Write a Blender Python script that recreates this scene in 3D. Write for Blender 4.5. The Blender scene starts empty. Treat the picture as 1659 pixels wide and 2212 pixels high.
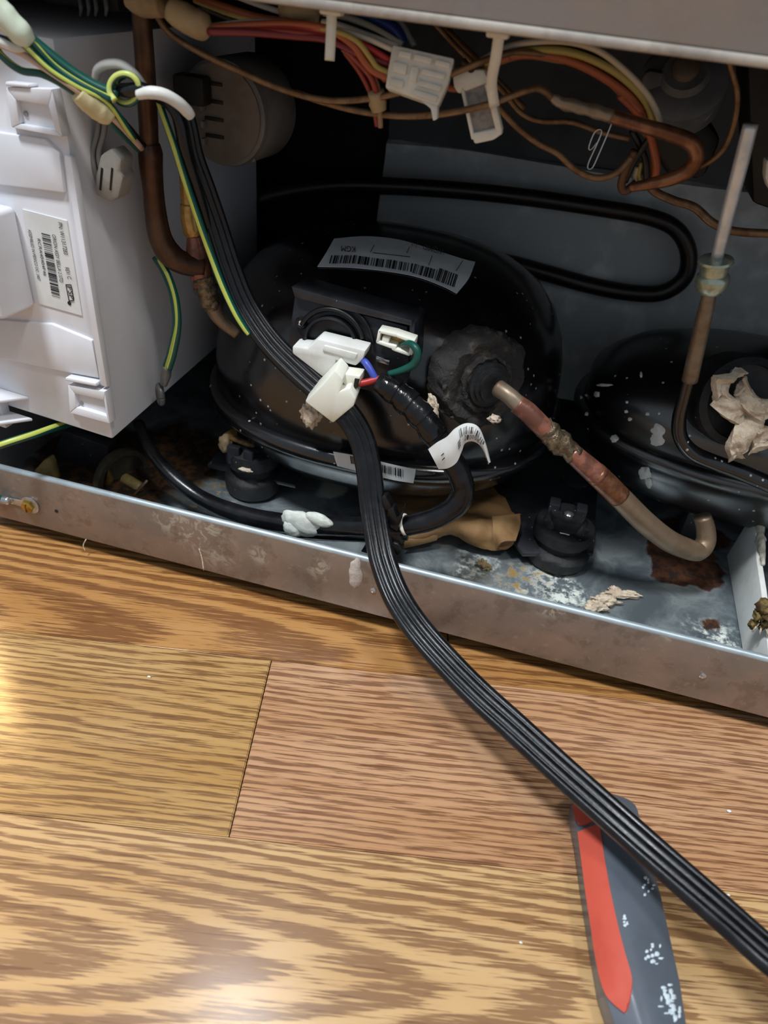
import bpy, bmesh, math, random
import numpy as np
from mathutils import Vector, Matrix, noise
from mathutils.bvhtree import BVHTree

scene = bpy.context.scene
COL = scene.collection
random.seed(7)
rng = np.random.RandomState(7)

# ------------------------------------------------------------------ camera
IMC = np.array([829.5, 1106.0]); FPX = 1598.0            # image 1659 x 2212
vx = np.array([-9083, -1261.]); vy = np.array([1362, -37.])   # vanishing points of the fridge's axes
dX = -np.append(vx - IMC, FPX); dY = np.append(vy - IMC, FPX)
dX /= np.linalg.norm(dX); dY /= np.linalg.norm(dY)
dY -= dX * dX.dot(dY); dY /= np.linalg.norm(dY)
RM = np.array([dX, dY, np.cross(dX, dY)])
CAM = np.array([0, -.3147, .3287])
cd = bpy.data.cameras.new('camera'); cam = bpy.data.objects.new('camera', cd); COL.objects.link(cam)
cd.sensor_fit = 'VERTICAL'; cd.sensor_height = 36; cd.lens = FPX / 2212 * 36
cd.clip_start = .01
cx, cy, cz = RM @ [1, 0, 0], RM @ [0, -1, 0], RM @ [0, 0, -1]
cam.matrix_world = Matrix([[cx[i], cy[i], cz[i], CAM[i]] for i in range(3)] + [[0, 0, 0, 1]])
cd.dof.use_dof = True; cd.dof.focus_distance = .41; cd.dof.aperture_fstop = 9.5
scene.camera = cam

# ------------------------------------------------------------------ world, lamps, exposure
w = bpy.data.worlds.new('room_light'); scene.world = w; w.use_nodes = True
w.node_tree.nodes['Background'].inputs[0].default_value = (.76, .88, 1.0, 1)
w.node_tree.nodes['Background'].inputs[1].default_value = .35
def area(name, loc, aim, size, power, col):
    l = bpy.data.lights.new(name, 'AREA'); l.energy = power; l.color = col; l.shape = 'DISK'; l.size = size
    o = bpy.data.objects.new(name, l); COL.objects.link(o); o.location = loc
    o.rotation_euler = (Vector(aim) - Vector(loc)).to_track_quat('-Z', 'Y').to_euler()
    return o
area('ceiling_lamp_right', (.85, -.85, 2.3), (0, 0, 0), .30, 13, (1, .95, .88))
area('ceiling_lamp_left', (-.59, -.72, 2.3), (-.1, .1, .1), .34, 46, (.90, .95, 1))
area('wall_lamp_warm', (-1.02, .60, 1.06), (-.25, -.1, 0), .26, 5, (1, .66, .26))
vs = scene.view_settings
vs.view_transform = 'Standard'; vs.look = 'None'; vs.gamma = 1; vs.use_curve_mapping = False
vs.exposure = .28

# ------------------------------------------------------------------ projection helpers
def ray(x, y): return RM @ np.array([x - IMC[0], y - IMC[1], FPX])
def P(x, y, Yv): r = ray(x, y); return CAM + r * (Yv - CAM[1]) / r[1]
def PZ(x, y, z=0.): r = ray(x, y); return CAM + r * (z - CAM[2]) / r[2]
def PX(x, y, v): r = ray(x, y); return CAM + r * (v - CAM[0]) / r[0]
def PL(x, y, p0, n): r = ray(x, y); return CAM + r * (np.dot(np.array(p0) - CAM, n) / np.dot(r, n))

# ------------------------------------------------------------------ materials
def lin(c):
    if isinstance(c, str):
        c = [int(c[i:i + 2], 16) / 255 for i in (0, 2, 4)]
        c = [x / 12.92 if x <= .04045 else ((x + .055) / 1.055) ** 2.4 for x in c]
    return (*c[:3], 1)
class NT:
    def __init__(s, name):
        s.m = bpy.data.materials.new(name); s.m.use_nodes = True; s.t = s.m.node_tree
        s.b = s.t.nodes['Principled BSDF']
    def n(s, typ, **kw):
        o = s.t.nodes.new(typ)
        for k, v in kw.items():
            if k in o.inputs.keys() if isinstance(k, str) else False: pass
            setattr(o, k, v)
        return o
    def l(s, a, b): s.t.links.new(a, b)
    def inp(s, sock, v):
        if hasattr(v, 'is_output'): s.l(v, sock)
        else: sock.default_value = v
    def math(s, op, a, b=None, c=None, clamp=False):
        o = s.n('ShaderNodeMath', operation=op, use_clamp=clamp)
        s.inp(o.inputs[0], a)
        if b is not None: s.inp(o.inputs[1], b)
        if c is not None: s.inp(o.inputs[2], c)
        return o.outputs[0]
    def mix(s, f, a, b, mode='MIX'):
        o = s.n('ShaderNodeMix', data_type='RGBA', blend_type=mode)
        s.inp(o.inputs[0], f); s.inp(o.inputs[6], a); s.inp(o.inputs[7], b)
        return o.outputs[2]
    def noise(s, vec, scale, detail=3, rough=.5, dist=0):
        o = s.n('ShaderNodeTexNoise'); s.inp(o.inputs['Scale'], scale); o.inputs['Detail'].default_value = detail
        o.inputs['Roughness'].default_value = rough; o.inputs['Distortion'].default_value = dist
        if vec is not None: s.l(vec, o.inputs['Vector'])
        return o.outputs['Fac']
    def ramp(s, f, lo, hi, inv=False):
        o = s.n('ShaderNodeMapRange', clamp=True); s.inp(o.inputs[0], f)
        o.inputs[1].default_value = lo; o.inputs[2].default_value = hi
        o.inputs[3].default_value = 1 if inv else 0; o.inputs[4].default_value = 0 if inv else 1
        o.interpolation_type = 'SMOOTHSTEP'
        return o.outputs[0]
    def coord(s, kind='Object', scale=(1, 1, 1)):
        o = s.n('ShaderNodeTexCoord'); mp = s.n('ShaderNodeMapping'); s.l(o.outputs[kind], mp.inputs[0])
        mp.inputs[3].default_value = scale
        return mp.outputs[0]
    def bump(s, h, strength, dist=.001):
        o = s.n('ShaderNodeBump'); o.inputs['Strength'].default_value = strength; o.inputs['Distance'].default_value = dist
        s.l(h, o.inputs['Height']); s.l(o.outputs[0], s.b.inputs['Normal'])
    def set(s, **kw):
        for k, v in kw.items(): s.inp(s.b.inputs[k.replace('_', ' ')], v)
MATS = {}
def mat(name, c1, c2=None, rough=.5, metal=0., scale=60, lo=.4, hi=.65, bump=0., bscale=200, spots=None, sp_scale=150, sp_thr=.18, sp_col='d8d8d4', coat=0., ior=1.45, trans=0., sss=0.):
    t = NT(name); v = t.coord()
    col = lin(c1)
    nz = t.noise(v, scale, 4, .6)
    if c2: col = t.mix(t.ramp(nz, lo, hi), lin(c1), lin(c2))
    if spots:
        vo = t.n('ShaderNodeTexVoronoi'); vo.inputs['Scale'].default_value = sp_scale; t.l(v, vo.inputs['Vector'])
        wn = t.ramp(t.noise(v, sp_scale * .22, 2), .50, .58)
        m = t.math('MULTIPLY', t.ramp(vo.outputs['Distance'], sp_thr * .7, sp_thr, True), wn)
        m = t.math('MULTIPLY', m, spots)
        col = t.mix(m, col, lin(sp_col))
        t.set(Roughness=t.math('ADD', t.math('MULTIPLY', m, .4), rough))
    else:
        t.set(Roughness=t.math('ADD', t.math('MULTIPLY', t.math('SUBTRACT', nz, .5), .25), rough))
    t.set(Base_Color=col, Metallic=metal, Coat_Weight=coat, IOR=ior, Transmission_Weight=trans, Subsurface_Weight=sss)
    if sss: t.b.inputs['Subsurface Radius'].default_value = (.004, .003, .002)
    if bump: t.bump(t.noise(v, bscale, 4, .6), bump, .002)
    MATS[name] = t.m
    return t.m
mat('white_plastic', 'dfe0e6', 'd6d6da', rough=.32, scale=14, bump=.02, bscale=600)
mat('white_plastic_matte', 'dfe0dc', 'd2d2cc', rough=.45, scale=60, sss=.0)
mat('ivory_plastic', 'e9eadd', 'dcd6bb', rough=.38, scale=45, lo=.5, hi=.7)
mat('nylon_white', 'dcd8cc', 'cfcabb', rough=.4, scale=80)
mat('grey_mesh', '8b8784', '77736f', rough=.8, scale=400)
mat('capacitor_white', '726e69', '65615c', rough=.45, scale=50)
mat('capacitor_face', '75695d', '695e53', rough=.5, scale=70)
mat('black_gloss', '0b0c0e', '15161a', rough=.20, scale=40, ior=1.7, spots=.85, sp_scale=170, sp_thr=.15, sp_col='b9b9b4', bump=.05, bscale=120)
mat('black_paint', '0a0b0d', '131417', rough=.30, scale=30, ior=2.0, spots=.9, sp_scale=150, sp_thr=.14, sp_col='c9c9c4', bump=.06, bscale=90)
mat('black_plate', '232429', '303136', rough=.38, scale=60, spots=.6, sp_scale=260, sp_thr=.1)
mat('black_plastic', '0e0f11', '17181b', rough=.36, scale=60)
mat('black_rubber', '121315', '212224', rough=.62, scale=80, bump=.25, bscale=220, spots=.5, sp_scale=240, sp_thr=.09)
mat('black_vinyl', '0d0e11', '14161a', rough=.33, scale=120, bump=.05, bscale=500)
mat('black_tape', '0c0d0f', '191a1d', rough=.20, scale=60, bump=.25, bscale=130)
mat('black_sleeve', '0c0d10', '17181b', rough=.26, scale=50, bump=.12, bscale=110)
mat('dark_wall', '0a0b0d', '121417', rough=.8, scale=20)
mat('dark_motor', '5e5f62', '4a4b4e', rough=.5, scale=40)
mat('dark_tube', '17110d', '241a14', rough=.35, scale=60)
mat('copper_brown', '4f382a', '5f4737', rough=.42, metal=.55, scale=70)
mat('copper_thin', '7d6144', '66492f', rough=.4, metal=.4, scale=180)
mat('copper_orange', '8f6246', '6a4430', rough=.34, metal=.6, scale=120)
mat('copper_red', '95604f', '694438', rough=.36, metal=.3, scale=110, lo=.38, hi=.6, bump=.1)
mat('copper_grey', '8b7d6c', '75604c', rough=.42, metal=.45, scale=60)
mat('copper_tan', '8c7761', '7a6650', rough=.42, metal=.5, scale=60)
mat('braze', '5d5142', '8a7a60', rough=.35, metal=.7, scale=260, bump=.6, bscale=320)
mat('brass', 'c9a25c', 'a98046', rough=.3, metal=.35, scale=140, bump=.1)
mat('aluminium', 'd4d7da', 'c0c4c8', rough=.34, metal=.45, scale=90)
mat('zinc_nut', 'b3bcab', '98a18d', rough=.25, metal=.6, scale=200)
mat('steel_bright', 'c8cbce', 'a5a8ab', rough=.22, metal=.9, scale=120)
mat('brass_screw', 'c7a24a', 'a9812f', rough=.22, metal=.9, scale=200)
mat('putty', 'd0c0aa', 'b5a28c', rough=.85, scale=160, bump=.6, bscale=260)
mat('putty_dark', '2f2d2c', '5c554b', rough=.9, scale=120, lo=.5, hi=.75, bump=.9, bscale=220)
mat('foam_white', 'cfd3cc', 'bcc1b8', rough=.55, scale=120, bump=.2, sss=.0)
mat('paint_flake', 'c9c1b8', 'b5a99f', rough=.7, scale=200, bump=.3)
mat('paint_white', 'ecebe6', 'dddbd5', rough=.5, scale=200)
mat('kraft_paper', '8f6e47', '7a5b38', rough=.8, scale=45, bump=.35, bscale=90)
mat('tape_cream', 'cfc49b', 'bdb084', rough=.6, scale=70, bump=.2, bscale=90)
mat('tape_tan', 'a08a66', '8c7657', rough=.7, scale=80)
mat('rust_cap', '7a5a2a', '3a3024', rough=.7, scale=150, bump=.4)
mat('label_white', 'd9dad8', 'cfd0ce', rough=.45, scale=60)
mat('label_silver', 'dcdddd', 'd0d1d1', rough=.42, metal=.0, scale=60)
mat('print_black', '1c1c1e', rough=.6)
mat('print_grey', '55565a', rough=.6)
mat('red_plastic', 'c4513f', 'ba4a39', rough=.42, scale=40)
mat('grey_plastic', '5a616a', '535a63', rough=.36, scale=40, coat=.2)
mat('knife_dust', 'cfdbe2', 'bccad2', rough=.8, scale=300)
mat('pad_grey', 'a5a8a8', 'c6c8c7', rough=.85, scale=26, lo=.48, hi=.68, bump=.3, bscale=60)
mat('foam_edge', 'c9c5ba', 'a49c8c', rough=.8, scale=160, bump=.6, bscale=260)
mat('debris_brown', '4d3a1e', '8a7440', rough=.8, scale=220)
mat('nylon_tan', '8c7c4e', '6f6038', rough=.45, scale=80)
mat('lug_grey', '7a7a78', '636361', rough=.4, metal=.4)
mat('edge_zinc', 'b9c6cc', 'a7b4ba', rough=.42, metal=.5)
mat('roller_grey', '4a4436', '3a352a', rough=.6)
mat('plug_grey', 'a39e95', '938e85', rough=.45)
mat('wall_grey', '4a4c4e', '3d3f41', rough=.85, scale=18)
mat('plug_dark', '15130f', '221e17', rough=.6)
mat('white_sleeve', 'dcdcd8', 'd0d0cc', rough=.35, scale=60)
mat('clear_sleeve', 'c9d3c0', 'bfc9b4', rough=.3, scale=60)
for nm, c in dict(red='84332a', orange='9c5230', yellow='a08f4c', white='c4bdb0', darkred='6d1f24', black='141416', blue='22346e', cream='b8ab94', grey='84817c', pink='c7a795', tan='8c6f55', brown='5a3a26', brightblue='3c4fa8', brightred='a52a28').items():
    mat('wire_' + nm, c, rough=.4, scale=200)
def stripe_mat(name, base, stripe, centre, w):
    """centre, w: where the stripe lies round the wire, in turns from the side that faces the room"""
    t = NT(name); u = t.n('ShaderNodeTexCoord'); s = t.n('ShaderNodeSeparateXYZ'); t.l(u.outputs['UV'], s.inputs[0])
    wv = t.math('MULTIPLY', t.math('SINE', t.math('MULTIPLY', s.outputs[1], 9.)), .02)
    f = t.math('FRACT', t.math('ADD', t.math('ADD', s.outputs[0], 1.5 - centre), wv))
    m = t.math('LESS_THAN', t.math('ABSOLUTE', t.math('SUBTRACT', f, .5)), w)
    t.set(Base_Color=t.mix(m, lin(base), lin(stripe)), Roughness=.38); MATS[name] = t.m
stripe_mat('wire_loop', '0b4a42', 'bcc66a', .02, .16)
stripe_mat('wire_green_yellow', '0b4a42', 'a9b04a', -.09, .045)
stripe_mat('wire_yellow_green', '0b4a42', 'b4bd55', .05, .10)
mat('wire_green', '0b4c42', '0a453b', rough=.38)

# galvanised metals --------------------------------------------------------
def galvanised(name, base, rough, wear, smear=None, met=.72, coat=0.):
    t = NT(name); g = t.n('ShaderNodeNewGeometry'); v = g.outputs['Position']
    n1 = t.noise(v, 26, 5, .65); n2 = t.noise(v, 240, 3, .6); n3 = t.noise(v, 55, 5, .7)
    c = t.mix(t.ramp(n1, .35, .7), lin(base), lin('8d8680'))
    c = t.mix(t.math('MULTIPLY', t.ramp(n3, .52, .62), .5 * wear), c, lin('7d6f62'))
    c = t.mix(t.math('MULTIPLY', t.ramp(n2, .62, .72), .35 * wear), c, lin('b9b0a4'))
    rg = t.math('ADD', t.math('MULTIPLY', n1, .2), rough)
    if smear:
        m = None
        for (x, y, r) in smear:
            d = t.n('ShaderNodeVectorMath', operation='DISTANCE'); t.l(v, d.inputs[0]); d.inputs[1].default_value = P(x, y, -.0014)
            q = t.ramp(d.outputs['Value'], r * .25, r, True); m = q if m is None else t.math('MAXIMUM', m, q)
        f = t.math('MULTIPLY', m, t.ramp(t.noise(v, 130, 5, .7, 1.2), .47, .60))
        f = t.math('MULTIPLY', f, .8)
        c = t.mix(f, c, lin('a89b86')); met = t.math('SUBTRACT', .72, t.math('MULTIPLY', f, .7)); rg = t.math('ADD', rg, t.math('MULTIPLY', f, .3))
    t.set(Base_Color=c, Metallic=met, Roughness=rg, Coat_Weight=coat, Coat_Roughness=.10)
    t.bump(n2, .08, .001); MATS[name] = t.m
galvanised('galvanised_lip', 'a0938a', .34, 1, [(430, 1150, .026), (465, 1190, .022), (370, 1125, .016), (560, 1200, .010), (1190, 1310, .012), (1440, 1360, .012), (690, 1230, .012)])
galvanised('galvanised_panel', '85868a', .30, .3, met=.35, coat=1.)
galvanised('galvanised_hem', 'b5ada2', .35, .6, met=.3)
def tray_material():
    t = NT('tray_metal'); tc = t.n('ShaderNodeTexCoord'); g = t.n('ShaderNodeNewGeometry')
    pos = g.outputs['Position']; v = pos
    warp = t.n('ShaderNodeTexNoise'); warp.inputs['Scale'].default_value = 38; warp.inputs['Detail'].default_value = 5; t.l(v, warp.inputs['Vector'])
    wv = t.n('ShaderNodeVectorMath', operation='MULTIPLY_ADD'); t.l(warp.outputs['Color'], wv.inputs[0])
    wv.inputs[1].default_value = (.05, .05, 0); t.l(v, wv.inputs[2])
    def spot(px, py, r0, r1, z=.022):
        p = PZ(px, py, z) + [.025, .025, 0]
        d = t.n('ShaderNodeVectorMath', operation='DISTANCE'); t.l(wv.outputs[0], d.inputs[0]); d.inputs[1].default_value = p
        return t.ramp(d.outputs['Value'], r0, r1, True)
    n1 = t.noise(v, 30, 5, .65, .6); n2 = t.noise(v, 170, 4, .7)
    c = t.mix(t.ramp(n1, .38, .62), lin('838e94'), lin('b0bbbf'))
    c = t.mix(t.math('MULTIPLY', t.ramp(n1, .55, .6), t.ramp(n1, .62, .66, True)), c, lin('b9c4c4'))
    white = t.math('MULTIPLY', t.math('MAXIMUM', t.math('MAXIMUM', spot(1205, 1275, .012, .026), spot(1030, 1230, .008, .02)), spot(1545, 1390, .01, .03)), t.ramp(n2, .42, .6))
    c = t.mix(white, c, lin('d9dfd6'))
    och = t.math('MULTIPLY', t.math('MAXIMUM', t.math('MAXIMUM', spot(1120, 1255, .008, .024), spot(470, 1060, .012, .03)), spot(720, 1010, .012, .03)), t.ramp(n2, .5, .62))
    c = t.mix(och, c, lin('9a7838'))
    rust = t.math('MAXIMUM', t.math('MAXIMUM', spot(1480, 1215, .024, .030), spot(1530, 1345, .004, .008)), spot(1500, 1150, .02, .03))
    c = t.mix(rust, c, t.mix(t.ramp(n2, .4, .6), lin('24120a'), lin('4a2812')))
    dirt_shade = t.math('MAXIMUM', spot(385, 985, .035, .06), spot(250, 1000, .05, .07))  # rusty dirt at the left, with shade below the control box painted in
    c = t.mix(dirt_shade, c, t.mix(t.ramp(n2, .45, .6), lin('1d140d'), lin('4a3016')))
    rust = t.math('MAXIMUM', rust, dirt_shade)  # mask joins the rust with the dirt and painted shade
    grey = t.math('MAXIMUM', spot(660, 1010, .012, .02), spot(730, 1050, .008, .015))
    c = t.mix(grey, c, lin('a8a69e'))
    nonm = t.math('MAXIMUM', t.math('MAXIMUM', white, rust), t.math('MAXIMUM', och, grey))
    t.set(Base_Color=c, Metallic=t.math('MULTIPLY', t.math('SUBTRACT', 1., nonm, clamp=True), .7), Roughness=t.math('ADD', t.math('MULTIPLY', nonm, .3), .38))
    t.bump(n2, .25, .001); MATS['tray_metal'] = t.m
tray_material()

def wood_material():
    t = NT('oak_wood'); tc = t.n('ShaderNodeTexCoord'); oi = t.n('ShaderNodeObjectInfo')
    def attr(nm):
        a = t.n('ShaderNodeAttribute', attribute_type='OBJECT', attribute_name=nm); return a.outputs['Fac']
    sp = t.n('ShaderNodeSeparateXYZ'); t.l(tc.outputs['Object'], sp.inputs[0])
    u, v = sp.outputs[0], sp.outputs[1]
    seed = t.math('MULTIPLY', oi.outputs['Random'], 37.)
    def vec(a, b, c=0.):
        o = t.n('ShaderNodeCombineXYZ'); t.inp(o.inputs[0], a); t.inp(o.inputs[1], b); t.inp(o.inputs[2], c); return o.outputs[0]
    def M(a, b): return t.math('MULTIPLY', a, b)
    def A(a, b): return t.math('ADD', a, b)
    soft = t.noise(vec(M(u, 3.), M(v, 9.), seed), 1., 3)                  # slow waviness of the rings
    jag = t.noise(vec(M(u, 22.), M(v, 420.), seed), 1., 2, .6)             # ragged ring edges
    uj = A(u, M(t.math('SUBTRACT', jag, .5), attr('ragged')))
    vv = t.math('SUBTRACT', v, attr('axis_v')); uu = t.math('SUBTRACT', uj, attr('axis_u'))
    g = A(A(M(v, attr('straight')), M(uu, attr('along'))), M(M(vv, vv), attr('curve')))
    g = A(g, M(soft, attr('wavy')))
    fr = t.math('FRACT', g)
    band = t.math('MULTIPLY', t.ramp(fr, .05, .55), t.ramp(fr, .72, .98, True))
    pore = t.noise(vec(M(u, 36.), M(v, 950.), seed), 1., 3, .66)
    pore2 = t.noise(vec(M(u, 30.), M(v, 850.), A(seed, 5.)), 1., 2, .6)
    dk = t.ramp(t.math('ADD', pore, M(band, attr('contrast'))), .58, .68)
    fleck = M(t.ramp(pore2, .60, .66), .75)
    big = t.noise(vec(M(u, 5.), M(v, 40.), A(seed, 9.)), 1., 3)
    base = t.mix(t.ramp(big, .35, .7), (1, 1, 1, 1), (.86, .80, .70, 1))
    col = t.mix(1., oi.outputs['Color'], base, 'MULTIPLY')
    dark = t.mix(1., oi.outputs['Color'], lin((.30, .20, .15)), 'MULTIPLY')
    col = t.mix(M(band, .12), col, dark)
    col = t.mix(M(dk, .80), col, dark)
    col = t.mix(fleck, col, t.mix(1., col, lin((.55, .42, .34)), 'MULTIPLY'))
    fine = t.noise(vec(M(u, 60.), M(v, 2600.), seed), 1., 2)
    t.set(Base_Color=col, Roughness=A(M(dk, .12), .24), Coat_Weight=.5, Coat_Roughness=.14)
    t.bump(A(M(dk, -1.), M(fine, .25)), .12, .0006)
    MATS['oak_wood'] = t.m
wood_material()

# ------------------------------------------------------------------ mesh helpers
ORG = {}
def setm(o, m):
    o.data.materials.append(MATS[m] if isinstance(m, str) else m)
def mesh_obj(name, V, F, m, parent=None, uv=None, smooth=True, base=True):
    V = np.asarray(V, float)
    if parent is not None: org = ORG[parent.name]
    elif base: org = np.array([(V[:, 0].min() + V[:, 0].max()) / 2, (V[:, 1].min() + V[:, 1].max()) / 2, V[:, 2].min()])
    else: org = np.zeros(3)
    me = bpy.data.meshes.new(name); me.from_pydata([tuple(p) for p in (V - org)], [], [tuple(f) for f in F])
    if uv is not None:
        l = me.uv_layers.new(name='UVMap')
        for poly in me.polygons:
            for k, li in enumerate(poly.loop_indices): l.data[li].uv = uv[poly.index][k]
    if smooth: me.polygons.foreach_set('use_smooth', [True] * len(me.polygons))
    me.update()
    o = bpy.data.objects.new(name, me); COL.objects.link(o); setm(o, m)
    if parent is not None: o.parent = parent; ORG[o.name] = org
    else: o.location = org; ORG[o.name] = org
    return o
def bm_obj(name, bm, m, parent=None, smooth=False, auto=True):
    bm.normal_update(); bm.verts.index_update()
    V = [v.co[:] for v in bm.verts]; F = [[v.index for v in f.verts] for f in bm.faces]; bm.free()
    o = mesh_obj(name, V, F, m, parent, smooth=smooth)
    if auto:
        o.data.polygons.foreach_set('use_smooth', [True] * len(o.data.polygons))
        o.data.set_sharp_from_angle(angle=math.radians(38))
    return o
def thing(name, label, cat, loc, group=None):
    o = bpy.data.objects.new(name, None); COL.objects.link(o); o.empty_display_size = .02
    o.location = loc; ORG[o.name] = np.array(loc, float)
    return tag(o, label, cat, group)
def tag(o, label, cat, group=None, kind=None):
    o['label'] = label
    if cat: o['category'] = cat
    if group: o['group'] = group
    if kind: o['kind'] = kind
    return o
def struct(o, label): o['label'] = label; o['kind'] = 'structure'; return o
def catmull(pts, m):
    p = np.asarray(pts, float); n = len(p)
    if n == 2: s = np.linspace(0, 1, m)[:, None]; return p[0] * (1 - s) + p[1] * s
    e = np.vstack([2 * p[0] - p[1], p, 2 * p[-1] - p[-2]])
    out = []
    for t in np.linspace(0, n - 1, m):
        i = min(int(t), n - 2); f = t - i
        a, b, c, d = e[i:i + 4]
        out.append(.5 * ((2 * b) + (c - a) * f + (2 * a - 5 * b + 4 * c - d) * f * f + (3 * b - a - 3 * c + d) * f ** 3))
    return np.array(out)
def frames(c, up=None):
    T = np.gradient(c, axis=0); T /= np.linalg.norm(T, axis=1)[:, None] + 1e-12
    N = []
    n = np.array([0, 0, 1.]) if abs(T[0][2]) < .9 else np.array([0, 1., 0])
    for i in range(len(c)):
        if up is not None: n = up[i]
        n = n - T[i] * n.dot(T[i]); n = n / (np.linalg.norm(n) + 1e-12); N.append(n)
    N = np.array(N); return T, N, np.cross(T, N)
def sweep(name, pts, rad, m, parent=None, seg=10, res=6, profile=None, up=None, wob=0., cap=True):
    """tube (or profile) along a smooth line through pts; rad one value or one per point"""
    pts = np.asarray(pts, float); M_ = max(2, (len(pts) - 1) * res + 1)
    c = catmull(pts, M_)
    r = np.full(M_, rad) if np.isscalar(rad) else np.interp(np.linspace(0, len(pts) - 1, M_), range(len(pts)), rad)
    ups = None if up is None else catmull(up, M_)
    T, N, B = frames(c, ups)
    if profile is None:
        a = np.linspace(0, 2 * math.pi, seg, endpoint=False); prof = np.stack([np.cos(a), np.sin(a)], 1)
    else: prof = np.asarray(profile)
    k = len(prof); V = []
    L = np.concatenate([[0], np.cumsum(np.linalg.norm(np.diff(c, axis=0), axis=1))])
    for i in range(M_):
        for q in prof:
            f = 1.
            if wob: f = 1 + wob * noise.noise(Vector((q[0] * 1.3 + i * .31, q[1] * 1.3, i * .23 + r[i] * 900)))
            V.append(c[i] + (N[i] * q[0] + B[i] * q[1]) * r[i] * f)
    F = []; UV = []
    for i in range(M_ - 1):
        for j in range(k):
            j2 = (j + 1) % k
            F.append((i * k + j, i * k + j2, (i + 1) * k + j2, (i + 1) * k + j))
            u0, u1 = j / k, (j + 1) / k; v0, v1 = L[i] * 10, L[i + 1] * 10
            UV.append(((u0, v0), (u1, v0), (u1, v1), (u0, v1)))
    if cap:
        F.append(tuple(range(k - 1, -1, -1))); UV.append([(.0, 0)] * k)
        F.append(tuple((M_ - 1) * k + j for j in range(k))); UV.append([(.0, 0)] * k)
    return mesh_obj(name, V, F, m, parent, uv=UV)
def bm_prism(poly3, ext, bev=0., seg=2):
    bm = bmesh.new(); ext = Vector(ext)
    a = [bm.verts.new(Vector(p)) for p in poly3]; b = [bm.verts.new(Vector(p) + ext) for p in poly3]
    n = len(a); bm.faces.new(a); bm.faces.new(b[::-1])
    for i in range(n): bm.faces.new((a[i], b[i], b[(i + 1) % n], a[(i + 1) % n]))
    bmesh.ops.recalc_face_normals(bm, faces=bm.faces[:])
    if bev: bmesh.ops.bevel(bm, geom=bm.edges[:], offset=bev, segments=seg, profile=.5, affect='EDGES', clamp_overlap=True)
    return bm
def prism(name, poly3, ext, m, parent=None, bev=0., seg=2):
    return bm_obj(name, bm_prism(poly3, ext, bev, seg), m, parent)
def box(name, lo, hi, m, parent=None, bev=0., seg=2):
    lo, hi = np.minimum(lo, hi), np.maximum(lo, hi)
    return prism(name, [(lo[0], lo[1], lo[2]), (hi[0], lo[1], lo[2]), (hi[0], hi[1], lo[2]), (lo[0], hi[1], lo[2])], (0, 0, hi[2] - lo[2]), m, parent, bev, seg)
def lathe(name, c, axis, prof, m, parent=None, n=32, scale=(1, 1), wob=0., seed=0, fine=False, side=None):
    """prof: (radius, height) pairs about axis through c"""
    ax = np.array(axis, float); ax /= np.linalg.norm(ax)
    s = np.array(side, float) if side is not None else (np.array([1., 0, 0]) if abs(ax[0]) < .8 else np.array([0, 1., 0]))
    s = s - ax * s.dot(ax); s /= np.linalg.norm(s); q = np.cross(ax, s); V = []; F = []
    c = np.array(c, float)
    for i, (r, h) in enumerate(prof):
        for j in range(n):
            a = 2 * math.pi * j / n
            f = 1.
            if wob: f = 1 + wob * (noise.fractal(Vector((math.cos(a) * 3 + seed, math.sin(a) * 3, i * .35)), 1, 2, 4) if fine and r > .012 else (0 if fine else noise.noise(Vector((math.cos(a) * 2.2 + seed, math.sin(a) * 2.2, i * .6)))))
            V.append(c + ax * h + (s * math.cos(a) * scale[0] + q * math.sin(a) * scale[1]) * max(r, 1e-5) * f)
    for i in range(len(prof) - 1):
        for j in range(n):
            j2 = (j + 1) % n; F.append((i * n + j, i * n + j2, (i + 1) * n + j2, (i + 1) * n + j))
    F.append(tuple(range(n - 1, -1, -1))); F.append(tuple((len(prof) - 1) * n + j for j in range(n)))
    o = mesh_obj(name, V, F, m, parent)
    o.data.set_sharp_from_angle(angle=math.radians(40))
    return o
def blob(name, c, r, m, parent=None, amp=.35, freq=1.6, seed=0, sub=4, rot=None):
    bm = bmesh.new(); bmesh.ops.create_icosphere(bm, subdivisions=sub, radius=1)
    for v in bm.verts:
        p = v.co.copy(); f = 1 + amp * noise.fractal(p * freq + Vector((seed * 3.1, seed, 0)), 1., 2., 4)
        q = Vector((p.x * r[0], p.y * r[1], p.z * r[2])) * f
        if rot is not None: q = rot @ q
        v.co = q + Vector(c)
    return bm_obj(name, bm, m, parent, auto=False, smooth=True)
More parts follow.
